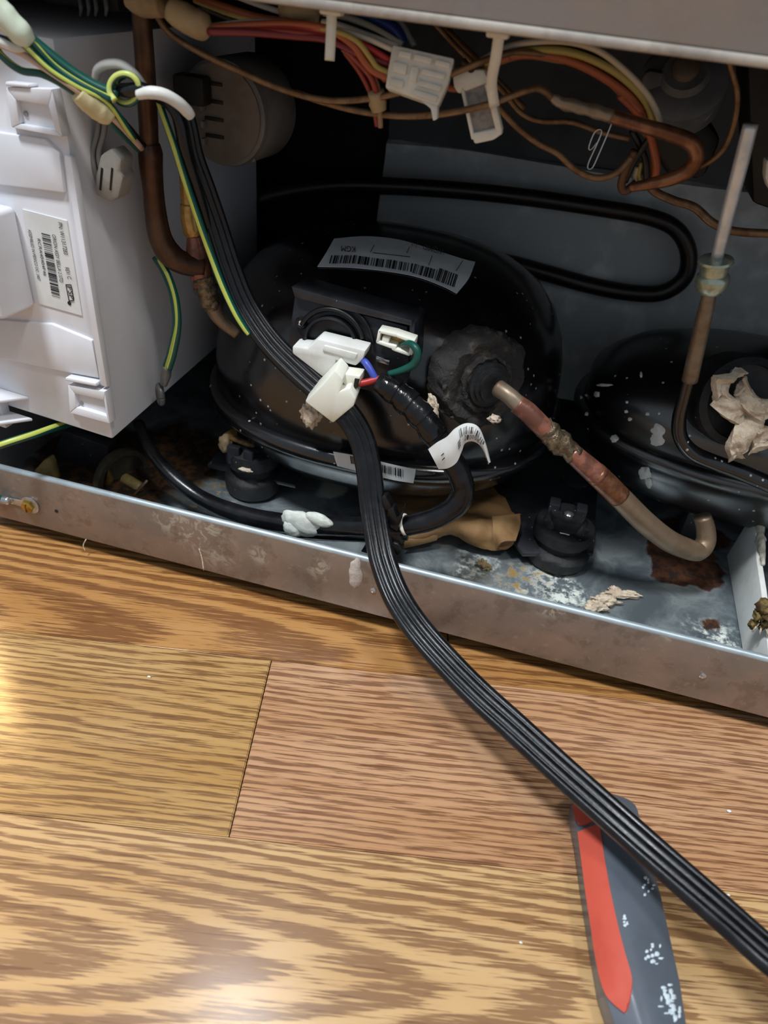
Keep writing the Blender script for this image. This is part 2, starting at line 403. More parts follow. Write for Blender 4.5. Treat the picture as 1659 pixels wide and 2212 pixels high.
def patch(name, grid, m, parent=None, thick=.0006, res=5, off=0., crease=0., cf=160.):
    """smooth sheet through a grid of 3D points, with thickness"""
    G = np.asarray(grid, float); a, b = G.shape[:2]
    A_ = (a - 1) * res + 1; B_ = (b - 1) * res + 1
    tmp = np.array([catmull(G[i], B_) for i in range(a)])
    S = np.array([catmull(tmp[:, j], A_) for j in range(B_)]).transpose(1, 0, 2)
    du = np.gradient(S, axis=0); dv = np.gradient(S, axis=1); N = np.cross(du, dv); N /= np.linalg.norm(N, axis=2)[..., None] + 1e-12
    ctr = S.reshape(-1, 3).mean(0)
    if np.dot(N.reshape(-1, 3).mean(0), CAM - ctr) < 0: N = -N
    if crease:
        dsp = np.array([[noise.fractal(Vector(p * cf), 1, 2, 4) for p in r] for r in S])
        S = S + N * dsp[..., None] * crease
    top = S + N * (thick + off); bot = S + N * off
    V = np.vstack([top.reshape(-1, 3), bot.reshape(-1, 3)]); F = []; UV = []; K = A_ * B_
    for i in range(A_ - 1):
        for j in range(B_ - 1):
            q = (i * B_ + j, i * B_ + j + 1, (i + 1) * B_ + j + 1, (i + 1) * B_ + j)
            uv = [(k % B_ / (B_ - 1), k // B_ / (A_ - 1)) for k in q]
            F.append(q); UV.append(uv); F.append(tuple(K + k for k in q[::-1])); UV.append(uv[::-1])
    rim = [j for j in range(B_)] + [i * B_ + B_ - 1 for i in range(1, A_)] + [(A_ - 1) * B_ + j for j in range(B_ - 2, -1, -1)] + [i * B_ for i in range(A_ - 2, 0, -1)]
    for i in range(len(rim)):
        p, q = rim[i], rim[(i + 1) % len(rim)]
        F.append((p, p + K, q + K, q)); UV.append([(0, 0)] * 4)
    o = mesh_obj(name, V, F, m, parent, uv=UV)
    o.data.set_sharp_from_angle(angle=math.radians(50))
    return o
def text(txt, p0, p1, upv, m, parent, name='lettering'):
    """flat lettering whose line runs from p0 to p1, letters upv tall"""
    cu = bpy.data.curves.new('t', 'FONT'); cu.body = txt; ob = bpy.data.objects.new('t', cu); COL.objects.link(ob)
    bpy.context.view_layer.update()
    me = bpy.data.meshes.new_from_object(ob.evaluated_get(bpy.context.evaluated_depsgraph_get()))
    V = np.array([v.co[:] for v in me.vertices]); F = [list(f.vertices) for f in me.polygons]
    bpy.data.objects.remove(ob); bpy.data.curves.remove(cu); bpy.data.meshes.remove(me)
    x0, x1 = V[:, 0].min(), V[:, 0].max(); y0, y1 = 0, max(V[:, 1].max(), .5)
    p0, p1, upv = map(np.array, (p0, p1, upv))
    W = p0 + ((V[:, :1] - x0) / (x1 - x0)) * (p1 - p0) + ((V[:, 1:2] - y0) / (y1 - y0)) * upv
    return mesh_obj(name, W, F, m, parent, smooth=False)
def bars(p0, p1, upv, n, m, parent, seed=1, fill=.5):
    r = np.random.RandomState(seed); p0, p1, upv = map(np.array, (p0, p1, upv))
    e = np.cumsum(r.choice([1, 1, 2, 3], 2 * n + 1)).astype(float); e = (e - e[0]) / (e[-1] - e[0]); V = []; F = []
    for i in range(n):
        a, b = p0 + (p1 - p0) * e[2 * i], p0 + (p1 - p0) * e[2 * i + 1]
        k = len(V); V += [a, b, b + upv, a + upv]; F.append((k, k + 1, k + 2, k + 3))
    return mesh_obj('barcode', V, F, m, parent, smooth=False)
def PP(lst, Yd=None):
    """pixel way-points (x, y[, depth]) -> 3D"""
    return [P(q[0], q[1], q[2] if len(q) > 2 else Yd) for q in lst]
def bvh(o):
    me = o.data; org = Vector(ORG[o.name]) if o.parent else o.location
    return BVHTree.FromPolygons([v.co + org for v in me.vertices], [list(p.vertices) for p in me.polygons])
def onto(tree, x, y, off=.0):
    d = Vector(ray(x, y)).normalized(); h = tree.ray_cast(Vector(CAM), d)
    if h[0] is None: return None
    n = h[1] if h[1].dot(d) < 0 else -h[1]
    return np.array(h[0] + n * off)

# ================================================================== floor
ANG = math.radians(11.7); e1 = np.array([math.cos(ANG), math.sin(ANG)]); e2 = np.array([-e1[1], e1[0]])
PW = .1075; B0 = -.022                                         # row boundary next to the fridge, across the boards
fl = box('floor', (-1.6, -1.6, -.03), (1.6, 1.2, -.012), 'plug_dark'); struct(fl, 'strip oak floor of tan and brown boards')
COLS = {'gold': (.50, .305, .120), 'pink': (.52, .300, .165), 'tan': (.58, .37, .175), 'orange': (.46, .235, .080)}
plank_mesh = {}
def plank(u0, u1, v0, tint, p):
    L = round(u1 - u0, 4)
    if L not in plank_mesh:
        bm = bmesh.new(); bmesh.ops.create_cube(bm, size=1)
        for v in bm.verts: v.co = Vector((v.co.x * (L - .0006), v.co.y * (PW - .0004), v.co.z * .012 - .006))
        bmesh.ops.bevel(bm, geom=[e for e in bm.edges if all(v.co.z > -.001 for v in e.verts)], offset=.0006, segments=2, affect='EDGES')
        me = bpy.data.meshes.new('plank'); bm.to_mesh(me); bm.free(); me.materials.append(MATS['oak_wood']); plank_mesh[L] = me
    o = bpy.data.objects.new('plank', plank_mesh[L]); COL.objects.link(o); o.parent = fl
    c = e1 * ((u0 + u1) / 2) + e2 * (v0 + PW / 2)
    o.location = Vector((c[0], c[1], 0)) - fl.location; o.rotation_euler = (0, 0, ANG)
    k = random.uniform(.93, 1.05); o.color = (*[x * k for x in COLS[tint]], 1)
    for kk, vv in p.items(): o[kk] = vv
    return o
def straight(s=185., wav=16., rag=.04): return dict(straight=s, along=2., curve=0., axis_u=0., axis_v=0., wavy=wav, ragged=rag, contrast=.17)
def cathedral(al=26., cv=900., au=0., av=0., wav=4., rag=.035, s=0.): return dict(straight=s, along=al, curve=cv, axis_u=au, axis_v=av, wavy=wav, ragged=rag, contrast=.225)
seamA = float(np.dot(PZ(968, 1410, 0)[:2], e1)); seamB = -.1155
rows = {0: [(-.75, seamA, 'orange', cathedral(10., 1500., 0., -.02, 3., .02, 60.)), (seamA, .62, 'orange', straight(150., 5.))],
        -1: [(-.78, seamB, 'gold', straight(165., 12., .05)), (seamB, .66, 'pink', straight(240., 9., .03))],
        -2: [(-.62, .42, 'tan', cathedral(15., 2700., .06, .004, 3.0, .06))]}
for i in range(-11, 9):
    v0 = B0 + i * PW
    segs = list(rows.get(i, []))
    if not segs:
        u = -1.25 + random.uniform(-.3, .1)
        while u < 1.2:
            L = random.choice([.55, .7, .85]); segs.append((u, u + L, random.choice(list(COLS)), random.choice([straight(), straight(220.), cathedral(20., 2500., random.uniform(-.1, .1), random.uniform(-.02, .02))]))); u += L
    else:
        u = segs[0][0]
        while u > -1.2: segs.append((u - .55, u, random.choice(list(COLS)), straight())); u -= .55
        u = max(s[1] for s in segs)
        while u < 1.2: segs.append((u, u + .55, random.choice(list(COLS)), straight())); u += .55
    for s in segs: plank(s[0], s[1], v0, s[2], s[3])

# ================================================================== refrigerator cabinet
ZT = .0522; ZB = .012; FR = (-.335, .50)
fr = thing('refrigerator', 'refrigerator cabinet seen from behind with its open galvanised machine compartment', 'refrigerator', (.08, .16, 0))
box('back_panel', (FR[0], -.003, .3135), (FR[1], .003, 1.62), 'galvanised_panel', fr, .0012)
box('panel_hem', (FR[0], -.004, .310), (FR[1], .016, .3135), 'galvanised_hem', fr, .0012)
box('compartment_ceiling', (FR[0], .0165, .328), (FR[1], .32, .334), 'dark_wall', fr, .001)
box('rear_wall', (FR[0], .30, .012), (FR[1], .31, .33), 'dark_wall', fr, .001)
box('side_wall', (FR[0] - .004, 0, .012), (FR[0] + .002, .31, 1.62), 'galvanised_panel', fr, .001)
box('side_wall', (FR[1] - .002, 0, .012), (FR[1] + .004, .31, 1.62), 'galvanised_panel', fr, .001)
box('cabinet_shell', (FR[0] - .004, .31, .03), (FR[1] + .004, .86, 1.62), 'galvanised_panel', fr, .004)
box('roller_foot', (-.30, .10, 0), (-.27, .13, .018), 'black_rubber', fr, .003)
box('roller_foot', (.44, .10, 0), (.47, .13, .018), 'black_rubber', fr, .003)
# tray with shallow pressed relief
nx, ny = 90, 40; V = []; F = []
for j in range(ny + 1):
    for i in range(nx + 1):
        x = FR[0] + (FR[1] - FR[0]) * i / nx; y = .002 + .297 * j / ny
        V.append((x, y, .0212 + .0012 * noise.fractal(Vector((x * 22, y * 22, 0)), 1, 2, 3)))
for j in range(ny):
    for i in range(nx): a = j * (nx + 1) + i; F.append((a, a + 1, a + nx + 2, a + nx + 1))
K = len(V); V += [(v[0], v[1], .0175) for v in V]; F += [tuple(K + k for k in f[::-1]) for f in F[:]]
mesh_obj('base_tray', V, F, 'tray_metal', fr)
box('sill_lip', (FR[0] - .02, -.0014, ZB), (FR[1] + .02, .0014, ZT), 'galvanised_lip', fr, .0006)
sweep('rolled_edge', [(FR[0] - .02, .0006, ZT), (FR[1] + .02, .0006, ZT)], .0021, 'edge_zinc', fr, 12)
# grey insulation pad on the rear wall
pad_px = [[(838, 300), (1000, 318), (1180, 348), (1350, 372), (1520, 395), (1700, 420)],
          [(832, 370), (1000, 385), (1180, 415), (1350, 440), (1520, 465), (1700, 490)],
          [(815, 520), (1000, 520), (1180, 530), (1350, 550), (1520, 570), (1700, 600)],
          [(810, 640), (1000, 660), (1180, 680), (1350, 700), (1520, 720), (1700, 760)],
          [(805, 800), (1000, 830), (1180, 850), (1350, 880), (1520, 900), (1700, 930)]]
dy = [.0, .004, -.004, -.012, -.02]
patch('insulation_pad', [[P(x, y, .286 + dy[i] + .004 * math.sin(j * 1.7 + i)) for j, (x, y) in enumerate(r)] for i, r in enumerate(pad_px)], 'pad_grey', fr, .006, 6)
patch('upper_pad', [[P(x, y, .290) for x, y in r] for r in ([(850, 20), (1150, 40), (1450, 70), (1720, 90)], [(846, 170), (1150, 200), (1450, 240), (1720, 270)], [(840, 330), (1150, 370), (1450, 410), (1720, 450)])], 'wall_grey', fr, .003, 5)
# white divider wall at the right of the tray and the corner piece beyond it
dp = [(.154, .004, .0225), (.154, .128, .0225), (.157, .128, .060), (.157, .110, .0585), (.156, .085, .0545), (.1555, .06, .0535), (.155, .03, .051), (.154, .004, .049)]
prism('divider_wall', dp, (.0035, 0, 0), 'white_plastic_matte', fr, .0006)
dv = [(.1585, .125, .0585), (.1595, .117, .0612), (.1600, .108, .0578), (.1592, .100, .0586), (.1596, .090, .0552), (.1588, .080, .0556)]
sweep('foam_edge', dv, [.0016, .0034, .0024, .0032, .002, .0012], 'foam_edge', fr, 9, 5, wob=.5)
prism('corner_plate', [(.159, .006, .024), (.26, .006, .024), (.26, .04, .047), (.159, .04, .047)], (0, .002, -.003), 'white_plastic_matte', fr, .0006)
# rivets, hole and mirror bright screw heads on the lip
for (x, y) in ((806, 1275), (1518, 1460)):
    lathe('rivet', P(x, y, -.0014), (0, -1, 0), [(.0019, 0), (.0019, .0004), (.0014, .0008), (0, .001)], 'steel_bright', fr, 16)
lathe('punched_hole', P(122, 1104, -.0014), (0, -1, 0), [(.0012, 0), (.0012, .0003), (0, .0003)], 'plug_dark', fr, 12)

# ================================================================== compressor
CX, CY = -.100, .150; RX, RY = .119, .104; ZS = .085
co = thing('compressor', 'black domed hermetic compressor on rubber feet in the middle of the tray', 'compressor', (CX, CY, .022))
def shell(name, prof, m, parent, c, rx, ry, n=72):
    V = []; F = []
    for (r, z) in prof:
        for j in range(n):
            a = 2 * math.pi * j / n
            ca, sa = math.cos(a), math.sin(a); e = .86
            V.append((c[0] + rx * r * math.copysign(abs(ca) ** e, ca), c[1] + ry * r * math.copysign(abs(sa) ** e, sa), z))
    for i in range(len(prof) - 1):
        for j in range(n): j2 = (j + 1) % n; F.append((i * n + j, i * n + j2, (i + 1) * n + j2, (i + 1) * n + j))
    F.append(tuple((len(prof) - 1) * n + j for j in range(n)))
    return mesh_obj(name, V, F, m, parent)
up = shell('upper_shell', [(.965, ZS), (.985, ZS + .004), (.985, ZS + .02), (.972, ZS + .036), (.94, ZS + .052), (.88, ZS + .067), (.79, ZS + .080), (.66, ZS + .090), (.5, ZS + .097), (.3, ZS + .1015), (.12, ZS + .103), (.002, ZS + .103)], 'black_gloss', co, (CX, CY), RX, RY)
lowp = [(.985, ZS + .004), (1.02, ZS + .003), (1.035, ZS), (1.035, ZS - .004), (1.02, ZS - .007), (.975, ZS - .009), (.955, ZS - .014), (.925, ZS - .022), (.85, ZS - .031), (.72, ZS - .036), (.5, ZS - .039), (.002, ZS - .040)]
lo_ = shell('lower_shell', lowp, 'black_gloss', co, (CX, CY), RX, RY)
prof = [(1.0, ZS + .010), (1.004, ZS + .0125), (1.0, ZS + .015)]
T_UP = bvh(up); T_LO = bvh(lo_)
# black base plate with the feet
bp = [PZ(1040, 1075, .034), PZ(1130, 1195, .034), PZ(1287, 1196, .034), PZ(1290, 1010, .034), PZ(1150, 960, .034)]
bp[2][0] = bp[3][0] = (bp[2][0] + bp[3][0]) / 2
prism('base_plate', bp, (0, 0, -.003), 'black_plate', co, .0006)
lathe('plate_boss', PZ(1242, 1035, .0342), (0, 0, 1), [(.011, 0), (.011, .001), (.007, .0024), (0, .0024)], 'black_plate', co, 24)
box('base_plate', (-.205, .075, .033), (-.14, .225, .036), 'black_plate', co, .0006)
def grommet(c, r, h, top, seedv):
    g = lathe('rubber_grommet', c, (0, 0, 1), [(r * .95, 0), (r * 1.04, h * .05), (r * 1.06, h * .22), (r * .98, h * .27), (r * .78, h * .32), (r * .76, h * .42), (r * .97, h * .47), (r, h * .62), (r * .94, h * .68), (r * .6, h * .72), (r * .55, h * .9), (0, h * .9)], 'black_rubber', co, 28, wob=.05, seed=seedv)
    return g
gc = PZ(1200, 1202, .0225)
g = grommet(gc, .0196, .040, 0, 1)
zt = gc[2] + .030
for s_ in (-1, 1):
    c = gc + [s_ * .0085, -.002, .027]; blob('rubber_ear', c, (.0058, .0085, .0065), 'black_rubber', g, .12, 1.5, s_ + 3, 3)
lathe('bolt', gc + [0, -.003, .034], (0, 0, 1), [(.0042, 0), (.0042, .0015), (.0030, .002), (.0030, .0038), (.0015, .005), (0, .0052)], 'steel_bright', g, 16)
prism('retainer_clip', [gc + [-.0032, -.0125, .029], gc + [.0032, -.0125, .029], gc + [.0016, -.0155, .022], gc + [-.0016, -.0155, .022]], (0, .0012, 0), 'steel_bright', g, .0003)
box('clip_arm', gc + [-.014, -.006, .0285], gc + [.014, -.0045, .0315], 'black_plate', g, .0005)
box('clip_arm', gc + [-.013, .0, .030], gc + [-.006, .009, .040], 'black_plate', g, .001)
box('clip_arm', gc + [.004, .0, .030], gc + [.011, .009, .040], 'black_plate', g, .001)
gl = PZ(540, 1062, .0225); gl[1] += .006
g = grommet(gl, .0185, .049, 0, 4)
prism('foot_bracket', [gl + [-.019, -.008, .040], gl + [.002, -.013, .041], gl + [.017, -.008, .0395], gl + [.018, .010, .0395], gl + [-.012, .012, .040]], (0, 0, .0032), 'rust_cap', g, .0012)
blob('wax_crust', gl + [-.015, -.009, .0375], (.005, .0045, .0065), 'tape_tan', g, .4, 1.8, 8, 3)
lathe('bolt', gl + [.001, -.005, .0430], (0, 0, 1), [(.0036, 0), (.0034, .0014), (.002, .0022), (0, .0022)], 'steel_bright', g, 14)
box('clip_arm', gl + [-.012, -.0155, .026], gl + [-.003, -.011, .040], 'black_plate', g, .001)
box('clip_arm', gl + [.0, -.0165, .030], gl + [.007, -.012, .040], 'black_plate', g, .001)
blob('lime_crust', gl + [.003, -.019, .027], (.0045, .0015, .0013), 'putty', g, .5, 2, 3, 3)
# terminal bracket on the dome's front
pY = .046; n_ = np.array([0, -1, .12]); p0 = P(750, 740, pY)
def PT(x, y, o=0.): return PL(x, y, p0 + n_ * o, n_)
prism('terminal_plate', [PT(636, 640), PT(880, 706), PT(886, 800), PT(870, 862), PT(735, 830), PT(618, 772)], (0, .003, 0), 'black_plate', co, .0008)
prism('terminal_hood', [PT(628, 618, .004), PT(890, 692, .004), PT(892, 706, .004), PT(636, 645, .004)], (0, .026, -.003), 'black_plate', co, .001)
prism('terminal_cheek', [PT(884, 694, .003), PT(896, 700, .003), PT(893, 800, .003), PT(884, 800, .003)], (0, .024, 0), 'black_plate', co, .0006)
tc = PT(718, 742)
def ringarc(name, c, R, r, a0, a1, m, parent):
    pts = [c + R * (np.array([1., 0, 0]) * math.cos(a) + np.array([0, .12, 1.]) * math.sin(a)) for a in np.linspace(a0, a1, 14)]
    return sweep(name, pts, r, m, parent, 8, 3)
lathe('terminal_cup', tc + [0, .001, 0], (0, -1, .12), [(.0155, 0), (.0155, .006), (.0142, .0066), (.0135, .0055), (.0135, .002), (.007, .002), (.0065, .004), (0, .004)], 'black_plastic', co, 36)
ringarc('terminal_ring', tc + [0, -.003, .001], .0185, .0014, .35, 2.75, 'black_plastic', co)
ringarc('terminal_ring', tc + [.002, -.002, .001], .0215, .0009, .2, 1.4, 'black_plastic', co)
for (x, y) in ((652, 697), (788, 741)):
    c_ = PT(x, y, .0005)
    lathe('eyelet', c_, (0, -1, .12), [(.0032, 0), (.0034, .001), (.0028, .002), (.0018, .0018), (.0018, .0004), (0, .0004)], 'black_plastic', co, 18)
blob('lime_crust', PT(651, 698, .001), (.0022, .0008, .0022), 'paint_white', co, .7, 2.5, 2, 3)
prism('terminal_tab', [PT(812, 770, .002), PT(842, 779, .002), PT(840, 789, .002), PT(812, 781, .002)], (0, .0015, 0), 'steel_bright', co, .0003)
# dried sealant ring and suction stub on the dome's right front
sc = P(1058, 832, .052); sax = np.array([.62, -.70, .12]); sax /= np.linalg.norm(sax)
ring = [(.0262, -.016), (.0275, -.004), (.0265, .001), (.024, .0035), (.021, .003), (.018, .0015), (.016, .002), (.0155, .004), (.014, .0045), (.0125, .003), (.011, .0042), (.0095, .003), (0, .003)]
se = lathe('sealant_ring', sc - sax * .006, sax, ring, 'putty_dark', co, 96, wob=.13, seed=5, fine=True)
for k in range(18):
    a = k / 18 * 6.283 + rng.uniform(-.05, .05); s_ = np.cross(sax, [0, 0, 1.]); s_ /= np.linalg.norm(s_); q_ = np.cross(sax, s_)
    rr = .0235 + rng.uniform(-.0025, .004)
    blob('sealant_crumb', sc - sax * .004 + (s_ * math.cos(a) + q_ * math.sin(a)) * rr, rng.uniform(.0008, .0018, 3), 'putty_dark', se, .5, 2, k, 2)
lathe('rubber_boot', sc - sax * .002, sax, [(.0125, 0), (.0125, .002), (.0105, .0025), (.0105, .004), (.0085, .0045), (.0085, .006), (0, .006)], 'black_rubber', co, 28)
# stickers
top_px = [[(722, 518), (790, 513), (860, 520), (930, 540), (1000, 562), (1026, 568)],
          [(705, 548), (775, 542), (850, 552), (925, 573), (990, 594), (1012, 603)],
          [(686, 578), (760, 580), (835, 588), (900, 600), (955, 620), (986, 636)]]
grid = []
for r in top_px:
    row = []
    for (x, y) in r:
        h = onto(T_UP, x, y, .0004)
        row.append(h if h is not None else P(x, y, .13))
    grid.append(row)
lb = patch('rating_label', grid, 'label_silver', co, .0004, 5); lb['label'] = 'large silver rating label with barcode'
def on_up(x, y):
    h = onto(T_UP, x, y, .0016); return h if h is not None else P(x, y, .125)
for k, (a, b, u) in enumerate([((712, 574), (770, 574), (4, -17)), ((772, 575), (830, 583), (4, -17)), ((832, 583), (890, 593), (4, -18)), ((890, 595), (940, 608), (6, -20)), ((940, 610), (982, 626), (9, -26))]):
    q0 = on_up(*a); bars(q0, on_up(*b), on_up(a[0] + u[0], a[1] + u[1]) - q0, 11, 'print_black', lb, 20 + k)
q0 = on_up(768, 538); text('KGM', q0, on_up(738, 536), on_up(768, 550) - q0, 'print_black', lb)
q0 = on_up(960, 545); text('WQMID   1:1', q0, on_up(892, 527), on_up(957, 556) - q0, 'print_grey', lb)
for (a, b) in [((800, 550), (808, 535)), ((878, 552), (884, 538)), ((925, 578), (933, 558)), ((984, 590), (998, 568)), ((805, 551), (885, 560))]:
    A_, B_ = on_up(*a), on_up(*b); sweep('rule_line', [A_, B_], .0002, 'print_black', lb, 4, 2)
sm = [[(720, 975), (764, 983), (810, 994), (855, 1005), (898, 1013)], [(724, 991), (766, 1000), (811, 1012), (854, 1022), (896, 1028)], [(729, 1006), (768, 1016), (811, 1027), (853, 1037), (893, 1043)]]
T_ALL = T_LO
def on_lo(x, y, o=.0005):
    h = onto(T_LO, x, y, o); return h if h is not None else P(x, y, .05)
def yfl(x):
    q = min(.999, abs(x - CX) / (RX * 1.04)); return CY - RY * 1.04 * (1 - q ** (2 / .86)) ** (.43)
def PFL(x, y, o=.0006):
    Y_ = .045
    for _ in range(6): Y_ = yfl(P(x, y, Y_)[0]) - o
    return P(x, y, Y_)
sl = patch('serial_label', [[PFL(x, y) for (x, y) in r] for r in sm], 'label_white', co, .0004, 4)
def sm_at(s_, t_):
    a = np.array(sm[0], float); c = np.array(sm[2], float); k = s_ * 4; i = min(int(k), 3); f = k - i
    q = (a[i] * (1 - f) + a[i + 1] * f) * (1 - t_) + (c[i] * (1 - f) + c[i + 1] * f) * t_
    return PFL(q[0], q[1], .0016)
bars(sm_at(.20, .62), sm_at(.40, .62), sm_at(.2, .1) - sm_at(.2, .62), 11, 'print_black', sl, 41)
bars(sm_at(.56, .72), sm_at(.86, .72), sm_at(.56, .2) - sm_at(.56, .72), 13, 'print_black', sl, 42)

# ================================================================== second black vessel at the right
ve = thing('pressure_vessel', 'black glossy welded vessel spattered with white paint at the right of the compressor', 'vessel', (.135, .205, .022))
VX, VY, VZ, VRX, VRY = .150, .182, .092, .116, .078
vu = shell('upper_shell', [(.97, VZ), (.985, VZ + .005), (.985, VZ + .020), (.965, VZ + .026), (.90, VZ + .034), (.80, VZ + .042), (.6, VZ + .050), (.35, VZ + .055), (.002, VZ + .057)], 'black_paint', ve, (VX, VY), VRX, VRY)
vl = shell('lower_shell', [(.985, VZ + .004), (1.03, VZ + .003), (1.04, VZ - .001), (1.025, VZ - .006), (.97, VZ - .009), (.955, VZ - .016), (.90, VZ - .030), (.8, VZ - .038), (.6, VZ - .044), (.002, VZ - .047)], 'black_paint', ve, (VX, VY), VRX, VRY)
for (x, y) in ((0, -1), (0, 1)):
    box('mounting_foot', (VX - .03, VY + y * .045 - .008, .022), (VX - .012, VY + y * .045 + .008, .05), 'black_plate', ve, .001)
TV1, TV2 = bvh(vu), bvh(vl)
def on_v(x, y, o=.0002):
    a, b = onto(TV1, x, y, o), onto(TV2, x, y, o)
    if a is None: return b
    if b is None: return a
    return a if np.linalg.norm(a - CAM) < np.linalg.norm(b - CAM) else b
def splat(x, y, rx, ry, sd, parent, proj, m='paint_white', h=.0006):
    pts = []; n = 22
    for k in range(n):
        a = 6.2832 * k / n; f = 1 + .38 * noise.noise(Vector((math.cos(a) * 1.6 + sd * 7, math.sin(a) * 1.6, sd)))
        q = proj(x + rx * f * math.cos(a), y + ry * f * math.sin(a))
        if q is None: return
        pts.append(q)
    c = proj(x, y); pts = np.array(pts); nrm = np.cross(pts[0] - c, pts[n // 4] - c); nrm /= np.linalg.norm(nrm) + 1e-12
    if np.dot(nrm, CAM - c) < 0: nrm = -nrm
    V = list(pts) + list(c + (pts - c) * .8 + nrm * h) + [c + nrm * h * 1.2]
    F = [(k, (k + 1) % n, n + (k + 1) % n, n + k) for k in range(n)] + [(n + k, n + (k + 1) % n, 2 * n) for k in range(n)]
    return mesh_obj('paint_spot', V, F, m, parent)
for k, (x, y, rx, ry) in enumerate([(1422, 930, 14, 13), (1420, 950, 16, 14), (1393, 1022, 15, 13), (1402, 1042, 8, 11), (1327, 948, 9, 8), (1290, 852, 7, 7), (1399, 894, 5, 4), (1361, 905, 5, 4), (1353, 889, 4, 4), (1267, 895, 4, 4), (1255, 859, 3, 3), (1267, 854, 3, 3), (1355, 869, 3, 3), (1424, 893, 3, 3), (1489, 941, 4, 3), (1238, 804, 3, 5), (1385, 810, 3, 7), (1305, 832, 16, 3), (1482, 846, 4, 6)]):
    splat(x, y, rx, ry, k + 1, ve, on_v)
# capped stub with torn putty in front of the vessel
pc = P(1592, 872, .068); pax = np.array([.25, -.92, .3])
pv = thing('putty_lump', 'torn beige putty stuck on a round black rubber cap at the right edge', 'putty', pc + [0, 0, -.03])
lathe('rubber_cap', pc + [.003, .004, 0], pax, [(.0235, -.02), (.0245, -.002), (.0235, .002), (.020, .004), (.0195, .002), (.006, .001), (0, .001)], 'black_rubber', pv, 36)
def PC(x, y, o=0.): return PL(x, y, pc - np.array([0, .006, 0]) + pax * o, pax)
def torn(name, px, sd, parent, th=.0045, m='putty'):
    g = []
    for i, r in enumerate(px): g.append([PC(x, y, .0022 * math.sin(i * 2.1 + j * 1.3 + sd)) for j, (x, y) in enumerate(r)])
    return patch(name, g, m, parent, th, 8, crease=.0028, cf=170.)
torn('torn_putty', [[(1543, 812), (1585, 800), (1600, 793)], [(1535, 838), (1568, 822), (1583, 812)], [(1540, 868), (1562, 850), (1575, 848)], [(1555, 895), (1575, 872), (1592, 858)], [(1590, 918), (1605, 885), (1615, 860)], [(1640, 930), (1650, 895), (1652, 862)]], 1, pv)
torn('torn_putty', [[(1590, 830), (1602, 820), (1612, 812)], [(1585, 850), (1608, 845), (1626, 842)], [(1600, 880), (1622, 870), (1645, 862)], [(1630, 910), (1652, 890), (1680, 880)]], 3, pv)
torn('torn_putty', [[(1590, 915), (1615, 918), (1640, 922)], [(1573, 945), (1600, 945), (1618, 948)], [(1566, 972), (1590, 975), (1605, 975)], [(1580, 985), (1594, 989), (1604, 985)]], 5, pv)
torn('torn_putty', [[(1625, 925), (1650, 922), (1690, 915)], [(1620, 952), (1645, 950), (1690, 945)], [(1622, 980), (1640, 975), (1670, 965)]], 8, pv)

# ================================================================== refrigerant pipes
def r_at(p, px): return px * np.linalg.norm(0) if False else px * abs(np.dot(np.array(p) - CAM, RM @ [0, 0, 1.])) / FPX
def tube_px(name, pts, rpx, m, parent=None, seg=12, res=7, wob=0.):
    W = [P(*p) for p in pts]
    if np.isscalar(rpx): rpx = [rpx] * len(W)
    ups_ = [np.array([.0, -.75, .66]) for p in W]
    return sweep(name, W, [r_at(p, q) for p, q in zip(W, rpx)], m, parent, seg, res, wob=wob, up=ups_ if str(m).startswith('wire_') else None)
su = thing('suction_pipe', 'copper pipe from the compressor seal running down right with pink brazed patches', 'pipe', P(1300, 1035, .06))
tube_px('steel_stub', [(1075, 838, .046), (1100, 855, .042), (1122, 876, .041)], [19, 18, 19], 'copper_grey', su)
tube_px('brazed_sleeve', [(1116, 872, .041), (1140, 890, .041), (1165, 915, .041), (1188, 938, .042)], [21, 22, 22, 22], 'copper_red', su)
tube_px('braze_bead', [(1172, 920, .042), (1192, 940, .042), (1212, 958, .043), (1240, 984, .044)], [22, 26, 25, 20], 'braze', su, wob=.35)
tube_px('copper_section', [(1232, 975, .044), (1260, 1000, .045), (1295, 1030, .046)], [21, 23, 25], 'copper_red', su)
tube_px('heat_tint', [(1285, 1021, .0458), (1312, 1047, .0475), (1338, 1073, .0498)], [25.3, 25.6, 25.3], 'copper_orange', su)
tube_px('long_section', [(1290, 1026, .046), (1340, 1075, .050), (1390, 1125, .056), (1440, 1165, .064), (1480, 1184, .069), (1508, 1190, .074), (1524, 1170, .079), (1524, 1142, .082), (1517, 1116, .083)], [25, 25, 25, 24, 23, 22, 21, 20, 19], 'copper_tan', su)

lp = thing('return_pipe', 'brown copper pipe bending beside the white control box', 'pipe', P(345, 500, .05))
tube_px('upper_tube', [(298, -40, .035), (306, 40, .038), (312, 120, .04), (318, 220, .043), (322, 300, .045), (323, 318, .045)], [21, 21, 21, 21, 20, 21], 'copper_brown', lp)
tube_px('swaged_tube', [(323, 310, .045), (325, 330, .045), (326, 360, .045), (331, 410, .046), (336, 460, .047), (346, 512, .048), (366, 548, .05), (396, 568, .054), (440, 574, .06)], [22, 26, 25, 22, 23, 25, 27, 25, 24], 'copper_brown', lp)

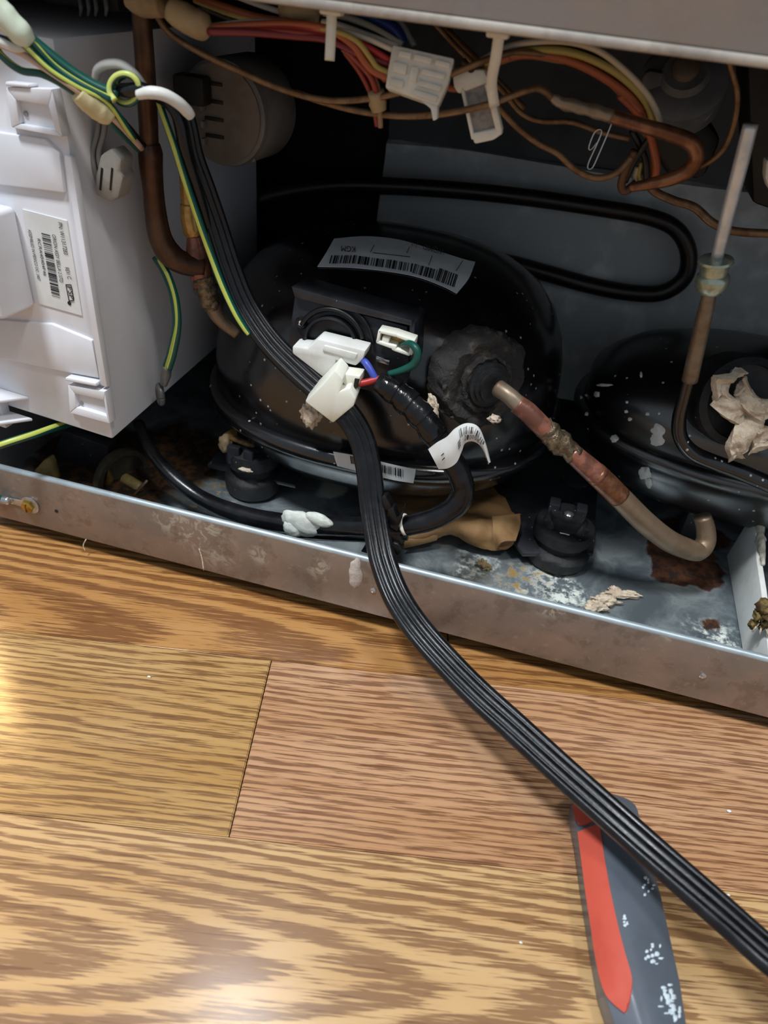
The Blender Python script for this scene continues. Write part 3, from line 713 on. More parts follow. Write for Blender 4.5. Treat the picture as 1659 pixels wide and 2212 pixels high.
fd = thing('filter_drier', 'brass and red copper filter drier tube beside the striped ground wire', 'drier', P(430, 560, .062))
tube_px('brass_end', [(402, 370, .06), (404, 410, .06), (407, 442, .06)], [15, 15, 15], 'brass', fd)
tube_px('brass_collar', [(407, 440, .06), (410, 470, .06), (416, 498, .06), (421, 512, .06)], [18, 20, 21, 15], 'brass', fd, 8)
tube_px('copper_body', [(420, 508, .06), (425, 540, .06), (430, 575, .06), (437, 605, .06), (444, 630, .06)], [16, 23, 25, 24, 21], 'copper_red', fd)
tube_px('burnt_joint', [(438, 596, .0597), (444, 620, .0597), (452, 645, .0597), (460, 668, .0597)], [23, 24, 21, 18], 'braze', fd, wob=.3)
tube_px('lower_tube', [(456, 650, .06), (468, 678, .06), (486, 700, .06), (512, 722, .062)], [18, 17, 14, 11], 'copper_tan', fd)

sp = thing('service_tube', 'bright aluminium process tube with zinc nut and black lower bend at right', 'pipe', P(1475, 930, .065))
tube_px('aluminium_tube', [(1622, 268, .045), (1600, 355, .047), (1574, 455, .05), (1549, 556, .053)], [16, 16, 15, 13], 'aluminium', sp)
W = P(1547, 560, .053); W2 = P(1533, 636, .055); ax = (W2 - W); L_ = np.linalg.norm(ax)
q = r_at(W, 1)
lathe('zinc_nut', W, ax, [(14 * q, -.001), (36 * q, 0), (37 * q, L_ * .07), (30 * q, L_ * .12), (29 * q, L_ * .40), (34 * q, L_ * .46), (36 * q, L_ * .55), (35 * q, L_ * .75), (26 * q, L_ * .92), (14 * q, L_ * .95)], 'zinc_nut', sp, 28)
tube_px('copper_tube', [(1534, 628, .055), (1520, 690, .056), (1505, 755, .058), (1490, 822, .060)], [15, 17, 17, 17], 'copper_grey', sp)
tube_px('black_tube', [(1489, 815, .0602), (1478, 858, .062), (1467, 905, .064), (1470, 945, .065), (1496, 978, .066), (1545, 1000, .068), (1600, 1020, .07), (1690, 1058, .072)], [15, 14, 15, 16, 17, 17, 18, 18], 'black_gloss', sp)

o = tube_px('hot_gas_tube', [(500, 470, .235), (560, 428, .24), (700, 402, .25), (840, 402, .256), (1000, 412, .258), (1150, 428, .26), (1300, 450, .262), (1400, 468, .262), (1460, 495, .262), (1487, 545, .262), (1478, 600, .262), (1430, 632, .262), (1360, 632, .262), (1270, 615, .262), (1180, 590, .262), (1080, 565, .26), (980, 560, .258)], 18, 'dark_tube', None, 14)
tag(o, 'thick dark tube bent in a long loop against the grey rear pad', 'tube')
thin = [('copper capillary sagging from the left pipe up to the right wire loop', [(325, 10, .03), (365, 70, .032), (430, 112, .034), (520, 155, .035), (610, 193, .035), (700, 216, .034), (790, 214, .032), (880, 195, .03), (980, 158, .028), (1060, 126, .03), (1130, 112, .04), (1240, 130, .055)], 7),
        ('copper capillary running under the white connectors to the flattened joint', [(640, 200, .0365), (700, 221, .036), (780, 241, .036), (870, 251, .034), (960, 246, .03), (1060, 224, .028), (1130, 198, .03), (1165, 192, .035), (1195, 212, .042)], 7),
        ('thin copper tube dipping below the grey tag', [(1000, 130, .055), (1060, 210, .055), (1110, 268, .057), (1160, 308, .058), (1205, 332, .06), (1240, 364, .06), (1285, 384, .06), (1330, 374, .062), (1365, 338, .064)], 7),
        ('thin copper tube behind the grey tag ending in a dark clip', [(930, 40, .065), (1000, 115, .066), (1080, 190, .067), (1125, 243, .068), (1170, 262, .07), (1235, 264, .07), (1300, 286, .072), (1360, 300, .074)], 6),
        ('thick copper tube slanting down behind the white plug', [(890, 10, .08), (940, 45, .08), (1010, 112, .08), (1075, 178, .08), (1130, 235, .085)], 9),
        ('copper tube waving from the wire loop to the right edge', [(1395, 385, .10), (1412, 412, .10), (1455, 433, .10), (1500, 448, .10), (1540, 482, .10), (1590, 500, .10), (1700, 506, .10)], 9),
        ('copper capillary arching down beside the aluminium tube', [(1560, 90, .06), (1580, 150, .062), (1593, 205, .064), (1585, 270, .066), (1560, 325, .07), (1520, 356, .074), (1480, 366, .078)], 6)]
for lab, pts, rr in thin:
    tag(tube_px('capillary_tube', pts, rr, 'copper_thin'), lab, 'tube', 'thin copper tubes')
j = thing('copper_joint', 'wide copper joint curling down at the end of the upper right wires', 'pipe', P(1400, 300, .06))
tube_px('crimped_end', [(1188, 208, .041), (1215, 222, .043), (1260, 234, .046), (1320, 250, .05)], [7, 13, 14, 14], 'copper_grey', j, wob=.25)
tube_px('orange_bend', [(1310, 248, .05), (1390, 272, .055), (1450, 290, .06), (1492, 308, .063), (1505, 336, .066), (1490, 366, .068), (1450, 386, .068), (1400, 398, .068), (1360, 405, .068)], [14, 15, 16, 17, 17, 17, 15, 12, 9], 'copper_orange', j)

# ================================================================== control box
A0 = P(245, 962, .010); fx = np.array([-.99, .112, 0]); fx /= np.linalg.norm(fx)      # along the front to the left
fn = np.array([-fx[1], fx[0], 0]); fn = fn if fn[1] < 0 else -fn                        # outward from the front
BW = .16; BZ0, BZ1 = A0[2], .287; BY1 = .228
cb = thing('control_box', 'white plastic control box with printed parts label at the left', 'control box', (A0[0] - .08, .11, BZ0))
Lf = A0 + fx * BW
prof_ = [(A0[0], A0[1]), (A0[0], BY1), (Lf[0], BY1), (Lf[0], Lf[1])]
prism('housing', [(x, y, BZ0 + .004) for x, y in prof_], (0, 0, BZ1 - BZ0 - .004), 'white_plastic', cb, .0015)
def FP(x, y, o=0.): return PL(x, y, A0 + fn * o, fn)
def fpoly(name, px, o, m='white_plastic', bev=.0008, base=-.001, parent=cb):
    pts = [PL(x, y, A0 + fn * o, fn) for x, y in px]
    return prism(name, pts, tuple(-fn * (o - base)), m, parent, bev)
fpoly('edge_strip', [(137, 335), (152, 340), (231, 838), (216, 832)], .0035)
fpoly('upper_step', [(-60, 392), (138, 418), (128, 330), (96, 300), (-80, 275)], .0022, bev=.001)
fpoly('lower_step', [(110, 700), (198, 736), (214, 818), (130, 803), (-20, 770), (-20, 690)], .002, bev=.001)
# raised clip tabs: a frame of four bars round a sunken pocket
def clip_tab(outer, inner):
    t_ = fpoly('clip_tab', outer, .0024)
    for k in range(4):
        k2 = (k + 1) % 4; mid = lambda a, b, f: (a[0] * (1 - f) + b[0] * f, a[1] * (1 - f) + b[1] * f)
        fpoly('tab_rim', [outer[k], outer[k2], inner[k2], inner[k]], .0050, bev=.0006, parent=t_)
    c_ = np.mean(inner, axis=0); lathe('tab_pin', FP(c_[0] - 18, c_[1] - 3, .0024), fn, [(.0012, 0), (.0012, .0006), (0, .0006)], 'grey_mesh', t_, 12)
clip_tab([(12, 188), (112, 192), (134, 296), (24, 276)], [(34, 217), (104, 228), (119, 282), (42, 268)])
clip_tab([(146, 832), (226, 846), (237, 916), (150, 892)], [(161, 851), (224, 865), (230, 899), (165, 880)])
fpoly('clip_ledge', [(140, 815), (206, 828), (208, 836), (140, 823)], .006, bev=.0008)
fpoly('clip_ledge', [(10, 176), (60, 182), (62, 190), (10, 186)], .006, bev=.0008)
# moulded handle block that stands out from the front
hb = [FP(34, 446), FP(79, 662), FP(79, 662) + fx * .06, FP(34, 446) + fx * .06]
prism('handle_block', [h + fn * .024 for h in hb], tuple(-fn * .024), 'white_plastic', cb, .0025, 3)
for (a, b, dz) in (((62, 857), .05, 0), ((70, 903), .05, 0)):
    q_ = FP(*a); prism('bracket_arm', [q_, q_ + fx * b, q_ + fx * b + fn * .020, q_ + fx * .018 + fn * .020], (0, 0, -.0022), 'white_plastic', cb, .0006)
q_ = FP(20, 880); prism('bracket_web', [q_ + (0, 0, .008), q_ + fx * .04 + (0, 0, .008), q_ + fx * .04 + (0, 0, -.012), q_ + (0, 0, -.012)], tuple(fn * .006), 'white_plastic', cb, .0006)
# the parts label
lo_c = [(48, 452), (144, 477), (177, 682), (84, 656)]
lab = fpoly('parts_label', lo_c, .0006, 'label_white', .0, .0)
lab['label'] = 'white printed parts label with barcode'
def LT(t_, a, b, h, m='print_black'):
    p_, q_ = FP(*a, .0009), FP(*b, .0009); d = q_ - p_; up_ = np.cross(fn, d); up_ /= np.linalg.norm(up_)
    if np.dot(FP(a[0] + 10, a[1], .0009) - p_, up_) < 0: up_ = -up_
    return text(t_, p_, q_, up_ * h, m, lab)
ph = np.linalg.norm(FP(100, 520) - FP(110, 520))   # ten pixels on the front
LT('PN: W11317283', (125, 480), (138, 549), ph * .82); LT('REV: C', (140, 577), (146, 602), ph * .82)
LT('ORION ASSY BELLA 2 STD', (112, 506), (129, 609), ph * .72)
LT('RCRA40404F46', (80, 515), (94, 595), ph * .62); LT('ASSEMBLED IN MEXICO DC: 3407', (60, 495), (81, 605), ph * .62)
LT('FSP', (145, 619), (150, 645), ph * 1.0)
for (a, b) in (((142, 615), (149, 650)), ((149, 650), (159, 649)), ((159, 649), (153, 615)), ((153, 615), (142, 615))):
    sweep('print_frame', [FP(*a, .0009), FP(*b, .0009)], .00022, 'print_black', lab, 4, 2)
lathe('print_mark', FP(150, 655, .0007), fn, [(.0011, 0), (.0011, .0002), (0, .0002)], 'print_black', lab, 12)
p_, q_ = FP(89, 503, .0009), FP(112, 640, .0009); up_ = np.cross(fn, q_ - p_); up_ /= np.linalg.norm(up_)
if np.dot(FP(100, 503, .0009) - p_, up_) < 0: up_ = -up_
bars(p_, q_, up_ * ph * 1.75, 34, 'print_black', lab, 5)
# capacitor on the box's right flank
cc = P(478, 247, .10)
cp = thing('capacitor', 'pale round capacitor with slotted face beside the control box', 'capacitor', cc + [0, .04, -.03])
cax = np.array([.10, 1, .0])
lathe('can', cc, cax, [(.0245, 0), (.0262, .001), (.0268, .004), (.0255, .006), (.0268, .008), (.0272, .036), (.024, .040), (0, .040)], 'capacitor_white', cp, 48)
lathe('face', cc - cax * .0005, -cax, [(.0243, 0), (.0243, .0008), (0, .0008)], 'capacitor_face', cp, 40)
for k in range(4):
    z_ = -.012 + k * .0085
    box('terminal_slot', cc + [-.009, -.0022, z_], cc + [.002, -.0008, z_ + .0018], 'plug_dark', cp, .0003)
    box('terminal_blade', cc + [-.0105, -.005, z_ - .004], cc + [-.0085, -.001, z_ - .0005], 'capacitor_white', cp, .0004)
box('terminal_plug', cc + [-.022, -.012, .004], cc + [-.004, -.001, .018], 'plug_dark', cp, .002)
for a in (-.9, .75): lathe('rim_lug', cc + [.026 * math.cos(a), .004, .026 * math.sin(a)], (math.cos(a), 0, math.sin(a)), [(.0018, 0), (.0014, .0022), (0, .0024)], 'capacitor_white', cp, 10)

# ================================================================== power cord: flat, ribbed
def ribbed(w_, h_, ribs=4):
    pts = []
    n = 40
    for k in range(n + 1):
        s = -1 + 2 * k / n; edge = math.sqrt(max(0, 1 - abs(s) ** 6))
        g_ = .80 + .20 * abs(math.sin(math.pi * (s + 1) / 2 * ribs))
        pts.append((h_ * edge * g_, s * w_))
    return pts + [(-a, b) for a, b in pts[::-1][1:-1]]
cord_pts = [P(392, 235, .035), P(402, 275, .035), P(415, 340, .036), P(440, 410, .038), P(468, 490, .040), P(497, 580, .040), P(530, 660, .038), P(580, 735, .034), P(640, 797, .031), P(700, 850, .029), P(748, 893, .027), P(780, 945, .025), P(796, 1010, .020), P(804, 1080, .013), P(816, 1160, .001), P(830, 1220, -.010),
            PZ(858, 1290, .052), PZ(900, 1355, .048), PZ(960, 1425, .044), PZ(1030, 1497, .042), PZ(1110, 1570, .041), PZ(1210, 1662, .041), PZ(1310, 1752, .042), PZ(1420, 1850, .043), PZ(1540, 1955, .046), PZ(1660, 2062, .050), PZ(1800, 2180, .052), (.215, -.205, .045), (.275, -.235, .030), (.36, -.25, .014), (.47, -.24, .006), (.60, -.20, .005)]
N = len(cord_pts); ups = []
for i, p in enumerate(cord_pts):
    v_ = np.array(CAM) - p; v_ /= np.linalg.norm(v_)
    if i < 16: v_ = v_ + np.array([.55, 0, .0]) * (.6 if i < 9 else .2)
    else: v_ = v_ + np.array([.7, .55, .1]) * min(.75, (i - 15) * .075)
    if i >= N - 5: v_ = np.array([0, 0, 1.])
    ups.append(v_ / np.linalg.norm(v_))
rad = [.0052, .0056, .0060, .0062, .0062, .0064, .0066, .0068, .0070, .0070, .0072, .0072, .0073, .0074, .0075, .0076, .0077] + [.0077] * (N - 17)
o = sweep('power_cord', cord_pts, rad, 'black_vinyl', None, 10, 8, ribbed(1, .42, 4), ups)
tag(o, 'flat ribbed black power cord hanging over the metal lip and across the floor', 'cord')
o = tube_px('black_cable', [(330, 205, .028), (365, 225, .028), (388, 262, .029), (402, 330, .030), (428, 420, .034), (452, 500, .038), (480, 580, .0405), (508, 650, .0405), (545, 712, .040)], [11, 12, 13, 13, 13, 13, 12, 11, 9], 'black_sleeve')
tag(o, 'round black cable running down left of the ribbed power cord', 'cable')
o = tube_px('ground_wire', [(340, 205, .030), (352, 245, .029), (378, 320, .0275), (402, 395, .028), (426, 465, .030), (452, 540, .032), (480, 615, .031), (508, 675, .030), (528, 708, .030), (538, 722, .030)], [8, 8, 8, 8, 8, 8, 8, 7.5, 7, 6], 'wire_yellow_green')
tag(o, 'green and yellow striped ground wire lying on the black cable', 'wire')
# wires bundled at the upper left
hw = thing('ground_harness', 'bundle of green striped and pink wires at the upper left with cream tape', 'wire harness', P(140, 160, .0))
for pts, r_, m in [([(-30, 15, -.01), (40, 62, -.008), (95, 108, -.004), (150, 152, 0), (205, 186, .004), (255, 206, .008)], 12, 'wire_green'),
                   ([(10, 40, -.012), (70, 92, -.010), (120, 145, -.006), (180, 185, -.002), (240, 215, .004)], 8, 'wire_green_yellow'),
                   ([(5, 55, -.014), (60, 105, -.012), (110, 152, -.009), (170, 190, -.004), (235, 225, .004), (290, 300, .015)], 7, 'wire_yellow_green'),
                   ([(-20, 90, -.012), (40, 112, -.010), (100, 150, -.008), (160, 190, -.005), (225, 240, .004), (262, 272, .012), (305, 320, .03)], 7, 'wire_pink'),
                   ([(-20, 85, -.011), (5, 122, -.010), (45, 152, -.008), (90, 160, -.006), (140, 185, -.003), (200, 228, .004), (250, 275, .012), (300, 322, .03)], 8, 'wire_green_yellow'),
                   ([(-20, 75, -.006), (50, 100, -.004), (120, 140, -.001), (200, 195, .006), (260, 255, .016), (310, 315, .034)], 7, 'wire_black')]:
    tube_px('wire', pts, r_, m, hw, 10, 6)
tube_px('tape_wrap', [(168, 196, -.002), (190, 214, .001), (218, 236, .005), (240, 252, .008)], [22, 27, 28, 20], 'tape_cream', hw, 14, 5, .12)
tube_px('clear_sleeve', [(-25, -5, -.016), (10, 35, -.014), (45, 72, -.012), (62, 92, -.010)], [26, 28, 26, 18], 'clear_sleeve', hw, 16, 5, .10)
tube_px('white_lead', [(-30, 75, -.016), (5, 92, -.015), (35, 104, -.012), (70, 100, -.008)], [8, 9, 9, 7], 'white_sleeve', hw)
lw = thing('wire_loop', 'coiled yellow green wire loop with white sleeves before the brown pipe', 'wire', P(270, 190, .01))
tube_px('white_sleeve', [(207, 168, .012), (212, 150, .011), (232, 139, .010), (262, 140, .010), (290, 160, .011), (310, 185, .014)], [9, 10, 10.5, 10.5, 10, 9], 'white_sleeve', lw)
loop = []
for k in range(15):
    a = 2.2 + k / 14 * 6.283 * 1.35
    loop.append((266 + 30 * math.cos(a) + k * .8, 192 + 32 * math.sin(a), .004 + .0006 * k))
tube_px('striped_loop', loop, 7.5, 'wire_loop', lw, 10, 5)
tube_px('black_core', [(245, 192, .010), (275, 196, .009), (305, 193, .009), (335, 200, .012)], [12, 15, 15, 10], 'black_tape', lw)
tube_px('white_end', [(298, 205, .004), (325, 200, .004), (355, 205, .006), (385, 222, .010), (404, 240, .014), (412, 250, .016)], [10, 13, 13, 13, 13, 11], 'white_sleeve', lw, 14)
# loose two-pin plug hanging behind the loop
pl = thing('hanging_plug', 'small white two-pin plug hanging on grey wires beside the control box', 'connector', P(235, 430, .03))
for dx_ in (0, 14): tube_px('wire', [(215 + dx_, 250, .03), (210 + dx_, 290, .028), (200 + dx_, 330, .027), (204 + dx_, 365, .026), (216 + dx_, 395, .027)], 6, 'wire_grey', pl)
pp = [P(x, y, .022) for x, y in ((216, 335), (240, 320), (262, 345), (258, 372), (266, 385), (255, 428), (238, 438), (205, 422), (205, 380))]
prism('plug_body', pp, (0, .012, 0), 'plug_grey', pl, .0015)
for x in (218, 240): prism('plug_slot', [P(x, 362, .0217), P(x + 4, 364, .0217), P(x, 412, .0217), P(x - 4, 410, .0217)], (0, .001, 0), 'plug_dark', pl)
# ground lead with ring lug on the box's flank
gl_ = thing('ring_lug_wire', 'double green striped wire ending in a grey ring lug below the brown pipe', 'wire', P(350, 850, .05))
tube_px('wire', [(335, 555, .052), (356, 590, .05), (374, 640, .048), (380, 700, .047), (370, 755, .047), (358, 795, .047)], 8, 'wire_green_yellow', gl_)
tube_px('wire', [(345, 560, .050), (366, 600, .0475), (381, 650, .0465), (385, 705, .0455), (376, 760, .0455), (365, 797, .0455)], 7, 'wire_yellow_green', gl_)
tube_px('crimp', [(361, 792, .0462), (358, 812, .047), (354, 830, .048)], [10, 11, 8], 'lug_grey', gl_)
rc = P(346, 852, .05); ringp = [rc + .0045 * np.array([.5 * math.cos(a), -.6 * math.cos(a), 1 * math.sin(a)]) * 1.2 for a in np.linspace(0, 6.283, 15)]
sweep('ring_lug', ringp, .0022, 'lug_grey', gl_, 8, 3)
o = tube_px('ground_wire', [(-40, 975, -.02), (20, 955, -.012), (75, 938, 0), (130, 920, .02), (190, 905, .05)], 8.5, 'wire_yellow_green'); tag(o, 'green and yellow wire passing under the control box at the left edge', 'wire')

# ================================================================== top harness
hh = thing('main_harness', 'bundle of coloured wires under the top panel leading to a white plug', 'wire harness', P(720, 70, .02))
for pts, r_, m in [([(445, 62, .02), (530, 55, .02), (620, 52, .02), (705, 62, .018), (760, 95, .018), (785, 130, .02), (805, 152, .022), (838, 168, .024)], 8, 'wire_orange'),
                   ([(450, 66, .022), (540, 62, .021), (640, 58, .02), (720, 66, .017), (770, 88, .017), (800, 125, .02), (815, 145, .022), (842, 158, .024)], 6, 'wire_yellow'),
                   ([(445, 58, .026), (540, 48, .025), (640, 50, .024), (720, 62, .02), (790, 82, .022), (850, 108, .024)], 6, 'wire_white'),
                   ([(450, 68, .018), (540, 70, .018), (640, 78, .018), (710, 86, .018), (780, 118, .022), (845, 140, .026)], 8, 'wire_darkred'),
                   ([(455, 64, .02), (550, 66, .019), (650, 72, .018), (720, 86, .019), (770, 130, .024), (800, 165, .028), (815, 205, .032)], 7, 'wire_red'),
                   ([(460, 60, .021), (560, 60, .02), (660, 66, .019), (730, 72, .019), (790, 100, .022), (845, 132, .026)], 7, 'wire_brightred'),
                   ([(390, -20, .03), (470, 10, .03), (560, 38, .028), (650, 52, .024), (720, 70, .021), (770, 110, .024), (835, 172, .028)], 8, 'wire_orange'),
                   ([(420, 0, .032), (500, 30, .03), (570, 46, .027), (650, 60, .022), (730, 74, .02)], 6, 'wire_yellow'),
                   ([(430, 10, .036), (520, 45, .034), (600, 50, .03), (700, 45, .028), (780, 66, .03), (860, 102, .03)], 8, 'wire_black'),
                   ([(480, -20, .034), (560, 10, .033), (640, 35, .03), (720, 50, .027), (790, 74, .028), (862, 100, .028)], 6, 'wire_white'),
                   ([(600, -10, .036), (680, 20, .034), (740, 36, .032), (800, 58, .032), (868, 98, .03)], 8, 'wire_cream'),
                   ([(600, -30, .04), (680, 0, .038), (740, 12, .036), (800, 35, .035), (850, 62, .034), (872, 98, .034)], 11, 'wire_blue'),
                   ([(640, -25, .044), (720, 5, .042), (790, 22, .04), (850, 52, .038), (885, 80, .036)], 9, 'wire_blue'),
                   ([(800, 0, .04), (840, 20, .039), (870, 55, .037), (895, 100, .034)], 7, 'wire_grey'),
                   ([(740, 105, .024), (790, 140, .028), (815, 185, .032), (820, 235, .034), (822, 275, .036)], 6, 'wire_tan'),
                   ([(745, 112, .026), (780, 160, .03), (805, 215, .034), (815, 272, .037)], 6, 'wire_red'),
                   ([(720, 75, .03), (780, 105, .031), (850, 130, .03)], 8, 'wire_black'), ([(725, 66, .032), (785, 90, .032), (855, 116, .031)], 7, 'wire_black'),
                   ([(730, 60, .034), (800, 84, .033), (860, 108, .031)], 5, 'wire_green')]:
    tube_px('wire', pts, r_, m, hh, 9, 6)
tube_px('tape_wrap', [(372, 20, .022), (405, 42, .021), (440, 58, .02), (456, 64, .02)], [26, 30, 28, 12], 'tape_tan', hh, 14, 5, .1)
tube_px('tape_wrap', [(612, 15, .029), (650, 20, .028), (692, 26, .028)], [24, 27, 22], 'tape_tan', hh, 14, 5, .08)
tube_px('tape_wrap', [(812, 196, .032), (816, 222, .034), (820, 240, .0345)], [18, 20, 16], 'tape_tan', hh, 12, 5, .08)
# white multi-way plug: body with raised lands
qn = np.array([.10, -1, .25]); q0 = P(908, 160, .022)
def PQ(x, y, o=0.): return PL(x, y, q0 + qn * o, qn)
wp = thing('wire_plug', 'large white ribbed multi-way plug at the end of the coloured wires', 'connector', P(905, 225, .03))
prism('plug_body', [PQ(848, 96), PQ(982, 126), PQ(968, 180), PQ(946, 230), PQ(832, 190), PQ(838, 150)], (-.002, .014, -.003), 'nylon_white', wp, .0008)
prism('plug_latch', [PQ(905, 215), PQ(945, 228), PQ(944, 258), PQ(935, 262), PQ(930, 235)], (0, .004, 0), 'nylon_white', wp, .0005)
for quad in [[(862, 108), (890, 114), (886, 128), (860, 122)], [(896, 116), (935, 125), (930, 139), (893, 130)], [(942, 128), (974, 136), (970, 148), (938, 140)], [(850, 132), (880, 138), (876, 162), (847, 155)], [(888, 142), (905, 146), (898, 178), (882, 173)], [(912, 147), (962, 160), (958, 172), (908, 160)], [(843, 168), (872, 174), (869, 190), (842, 182)], [(905, 172), (955, 186), (950, 198), (900, 184)], [(895, 192), (946, 208), (942, 220), (893, 204)]]:
    prism('plug_land', [PQ(x, y, .0012) for x, y in quad], tuple(-qn * .002), 'nylon_white', wp, .0003)
w2 = thing('small_plug', 'small white plug between the large plug and the grey tag', 'connector', P(1015, 200, .035))
prism('plug_body', [P(x, y, .032) for x, y in ((975, 148), (1045, 150), (1058, 178), (990, 204), (980, 190))], (0, .012, 0), 'nylon_white', w2, .001)
lathe('plug_hole', P(1018, 148, .0318), (0, -1, 0), [(.0016, 0), (.0016, .0004), (0, .0004)], 'plug_dark', w2, 12)
for pts, r_, m in [([(962, 188, .036), (980, 192, .036), (1000, 192, .036)], 7, 'wire_orange'), ([(1040, 160, .037), (1065, 138, .038), (1100, 122, .04)], 9, 'wire_orange')]: tube_px('wire', pts, r_, m, w2)
gt = thing('grey_tag', 'hanging tag of grey mesh in a white frame below the small plug', 'tag', P(1045, 310, .032))
gq = [(995, 190), (1050, 165), (1088, 285), (1022, 312)]
prism('mesh_panel', [P(x, y, .033) for x, y in ((998, 192), (1052, 170), (1072, 280), (1020, 290))], (0, .002, 0), 'grey_mesh', gt, .0004)
for a in [[(1045, 180), (1062, 182), (1086, 285), (1072, 292)], [(1018, 288), (1074, 276), (1087, 288), (1066, 303), (1024, 312)], [(994, 192), (1002, 190), (1026, 300), (1018, 304)]]:
    prism('frame_bar', [P(x, y, .0315) for x, y in a], (0, .005, 0), 'nylon_white', gt, .001)
# cable ties through the top panel
def tie(label, head, pts, w_):
    t_ = thing('cable_tie', label, 'cable tie', P(*head), 'cable ties hanging from the panel hem')
    W = [P(*p) for p in pts]; ups_ = [CAM - p for p in W]; ups_ = [u / np.linalg.norm(u) for u in ups_]
    sweep('strap', W, [r_at(W[0], w_)] * len(W), 'nylon_white', t_, 8, 6, [(-.12, -1), (.12, -1), (.16, 0), (.12, 1), (-.12, 1)], ups_)
    h_ = P(*head); box('head', h_ - [.0042, .003, .003], h_ + [.0042, .003, .003], 'nylon_white', t_, .0008)
tie('white cable tie dangling over the coloured wires', (718, 12, .004), [(718, -20, .0055), (717, 20, .0045), (715, 70, .004), (712, 131, .0045)], 11)
tie('white cable tie running from the hem down to the grey tag', (1078, 62, .012), [(1080, 40, .0135), (1078, 75, .012), (1071, 125, .014), (1062, 178, .020), (1068, 230, .027)], 12)
# loop of wires at the upper right
rw = thing('wire_arch', 'arching white, yellow and orange wires going behind the copper joint', 'wire harness', P(1300, 200, .05))
for pts, r_, m in [([(1040, 132, .034), (1090, 104, .038), (1150, 90, .042), (1225, 90, .048), (1290, 108, .052), (1345, 148, .056), (1395, 200, .06), (1422, 250, .064), (1428, 290, .072)], 7, 'wire_cream'),
                   ([(1045, 138, .036), (1100, 116, .040), (1180, 107, .046), (1250, 118, .050), (1320, 150, .055), (1375, 195, .06), (1405, 240, .066), (1412, 290, .074)], 8, 'wire_yellow'),
                   ([(1045, 142, .038), (1110, 120, .042), (1180, 120, .047), (1240, 135, .052), (1300, 165, .056), (1355, 205, .06), (1385, 240, .066)], 9, 'wire_orange'),
                   ([(1060, 140, .04), (1130, 120, .046), (1210, 130, .052), (1270, 140, .056), (1330, 190, .06), (1372, 235, .066)], 7, 'wire_tan'),
                   ([(1160, 108, .05), (1240, 112, .056), (1320, 150, .06), (1375, 210, .066), (1400, 270, .072)], 10, 'wire_brown'),
                   ([(1340, 205, .06), (1375, 240, .066), (1398, 275, .074), (1412, 320, .08), (1418, 360, .085), (1412, 392, .088)], 9, 'wire_orange'),
                   ([(1390, 280, .082), (1410, 320, .086), (1410, 370, .09)], 8, 'wire_tan'),
                   ([(1365, 282, .08), (1380, 310, .082), (1394, 345, .084), (1396, 390, .086)], 7, 'wire_black'), ([(1402, 300, .078), (1385, 325, .08), (1368, 352, .082), (1350, 392, .085)], 7, 'wire_black'), ([(1378, 360, .088), (1372, 385, .089), (1380, 402, .09)], 7, 'wire_cream'), ([(1386, 350, .087), (1380, 380, .088), (1390, 402, .089)], 5, 'wire_yellow'),
                   ([(1372, 325, .08), (1352, 365, .082), (1342, 400, .084), (1352, 412, .085), (1375, 395, .086)], 9, 'wire_brown')]:
    tube_px('wire', pts, r_, m, rw, 9, 6)
# little spring clip of bright wire
o = tube_px('spring_clip', [(1323, 262, .062), (1312, 290, .062), (1295, 330, .062), (1280, 362, .062), (1270, 364, .062), (1272, 350, .062), (1290, 310, .062), (1300, 282, .0625), (1285, 285, .063), (1272, 318, .063), (1278, 322, .063), (1296, 300, .063)], 1.8, 'steel_bright', None, 6, 5); tag(o, 'bright hairpin spring wire clip hanging behind the copper joint', 'clip')
# fan motor and dark bracket
fm = thing('fan_motor', 'dark fan motor with a round boss on a grey bracket at the upper right', 'motor', P(1460, 250, .14))
prism('bracket', [P(x, y, .12) for x, y in ((1385, 165), (1402, 150), (1440, 158), (1480, 180), (1540, 210), (1550, 235), (1525, 268), (1420, 215), (1405, 240), (1390, 220))], (0, .03, 0), 'dark_motor', fm, .003)
b_ = P(1475, 178, .128); lathe('boss', b_, (-.1, -.75, .6), [(.021, -.012), (.021, .002), (.018, .005), (.012, .006), (.010, .009), (0, .009)], 'dark_motor', fm, 32)
lathe('hub_nut', b_ + np.array([-.1, -.75, .6]) * .009, (-.1, -.75, .6), [(.006, 0), (.006, .003), (.004, .004), (0, .004)], 'copper_grey', fm, 16)
prism('motor_case', [P(x, y, .15) for x, y in ((1420, 225), (1535, 270), (1560, 300), (1520, 390), (1440, 380), (1400, 300))], (0, .05, 0), 'plug_dark', fm, .004)
prism('mount_post', [P(x, y, .125) for x, y in ((1612, 120), (1720, 130), (1720, 470), (1625, 440))], (0, .05, 0), 'plug_dark', fm, .003)
o = prism('edge_clip', [P(x, y, .08) for x, y in ((1655, 345), (1690, 345), (1690, 415), (1660, 412), (1652, 385))], (0, .01, 0), 'nylon_white', None, .0015); tag(o, 'pale plastic clip cut off by the right picture edge', 'clip')
# small dark terminal block behind the tape at the upper left
tb = thing('terminal_block', 'dark terminal block with pale prongs at the top left edge', 'connector', P(200, 40, .06))
box('block_body', P(250, 28, .062) - [.04, 0, 0], P(180, -60, .09) + [.035, 0, .02], 'plug_dark', tb, .002)
for x in (173, 190, 206, 228): tube_px('prong', [(x, 0, .060), (x + 2, 18, .059), (x, 34, .060)], [5, 4.5, 2.5], 'capacitor_white', tb)
o = tube_px('foam_pad', [(278, -8, .03), (310, 5, .03), (352, 8, .03)], [22, 30, 26], 'tape_tan', None, 14, 5, .1); tag(o, 'tan foam wrap around the top of the brown pipe', 'foam')

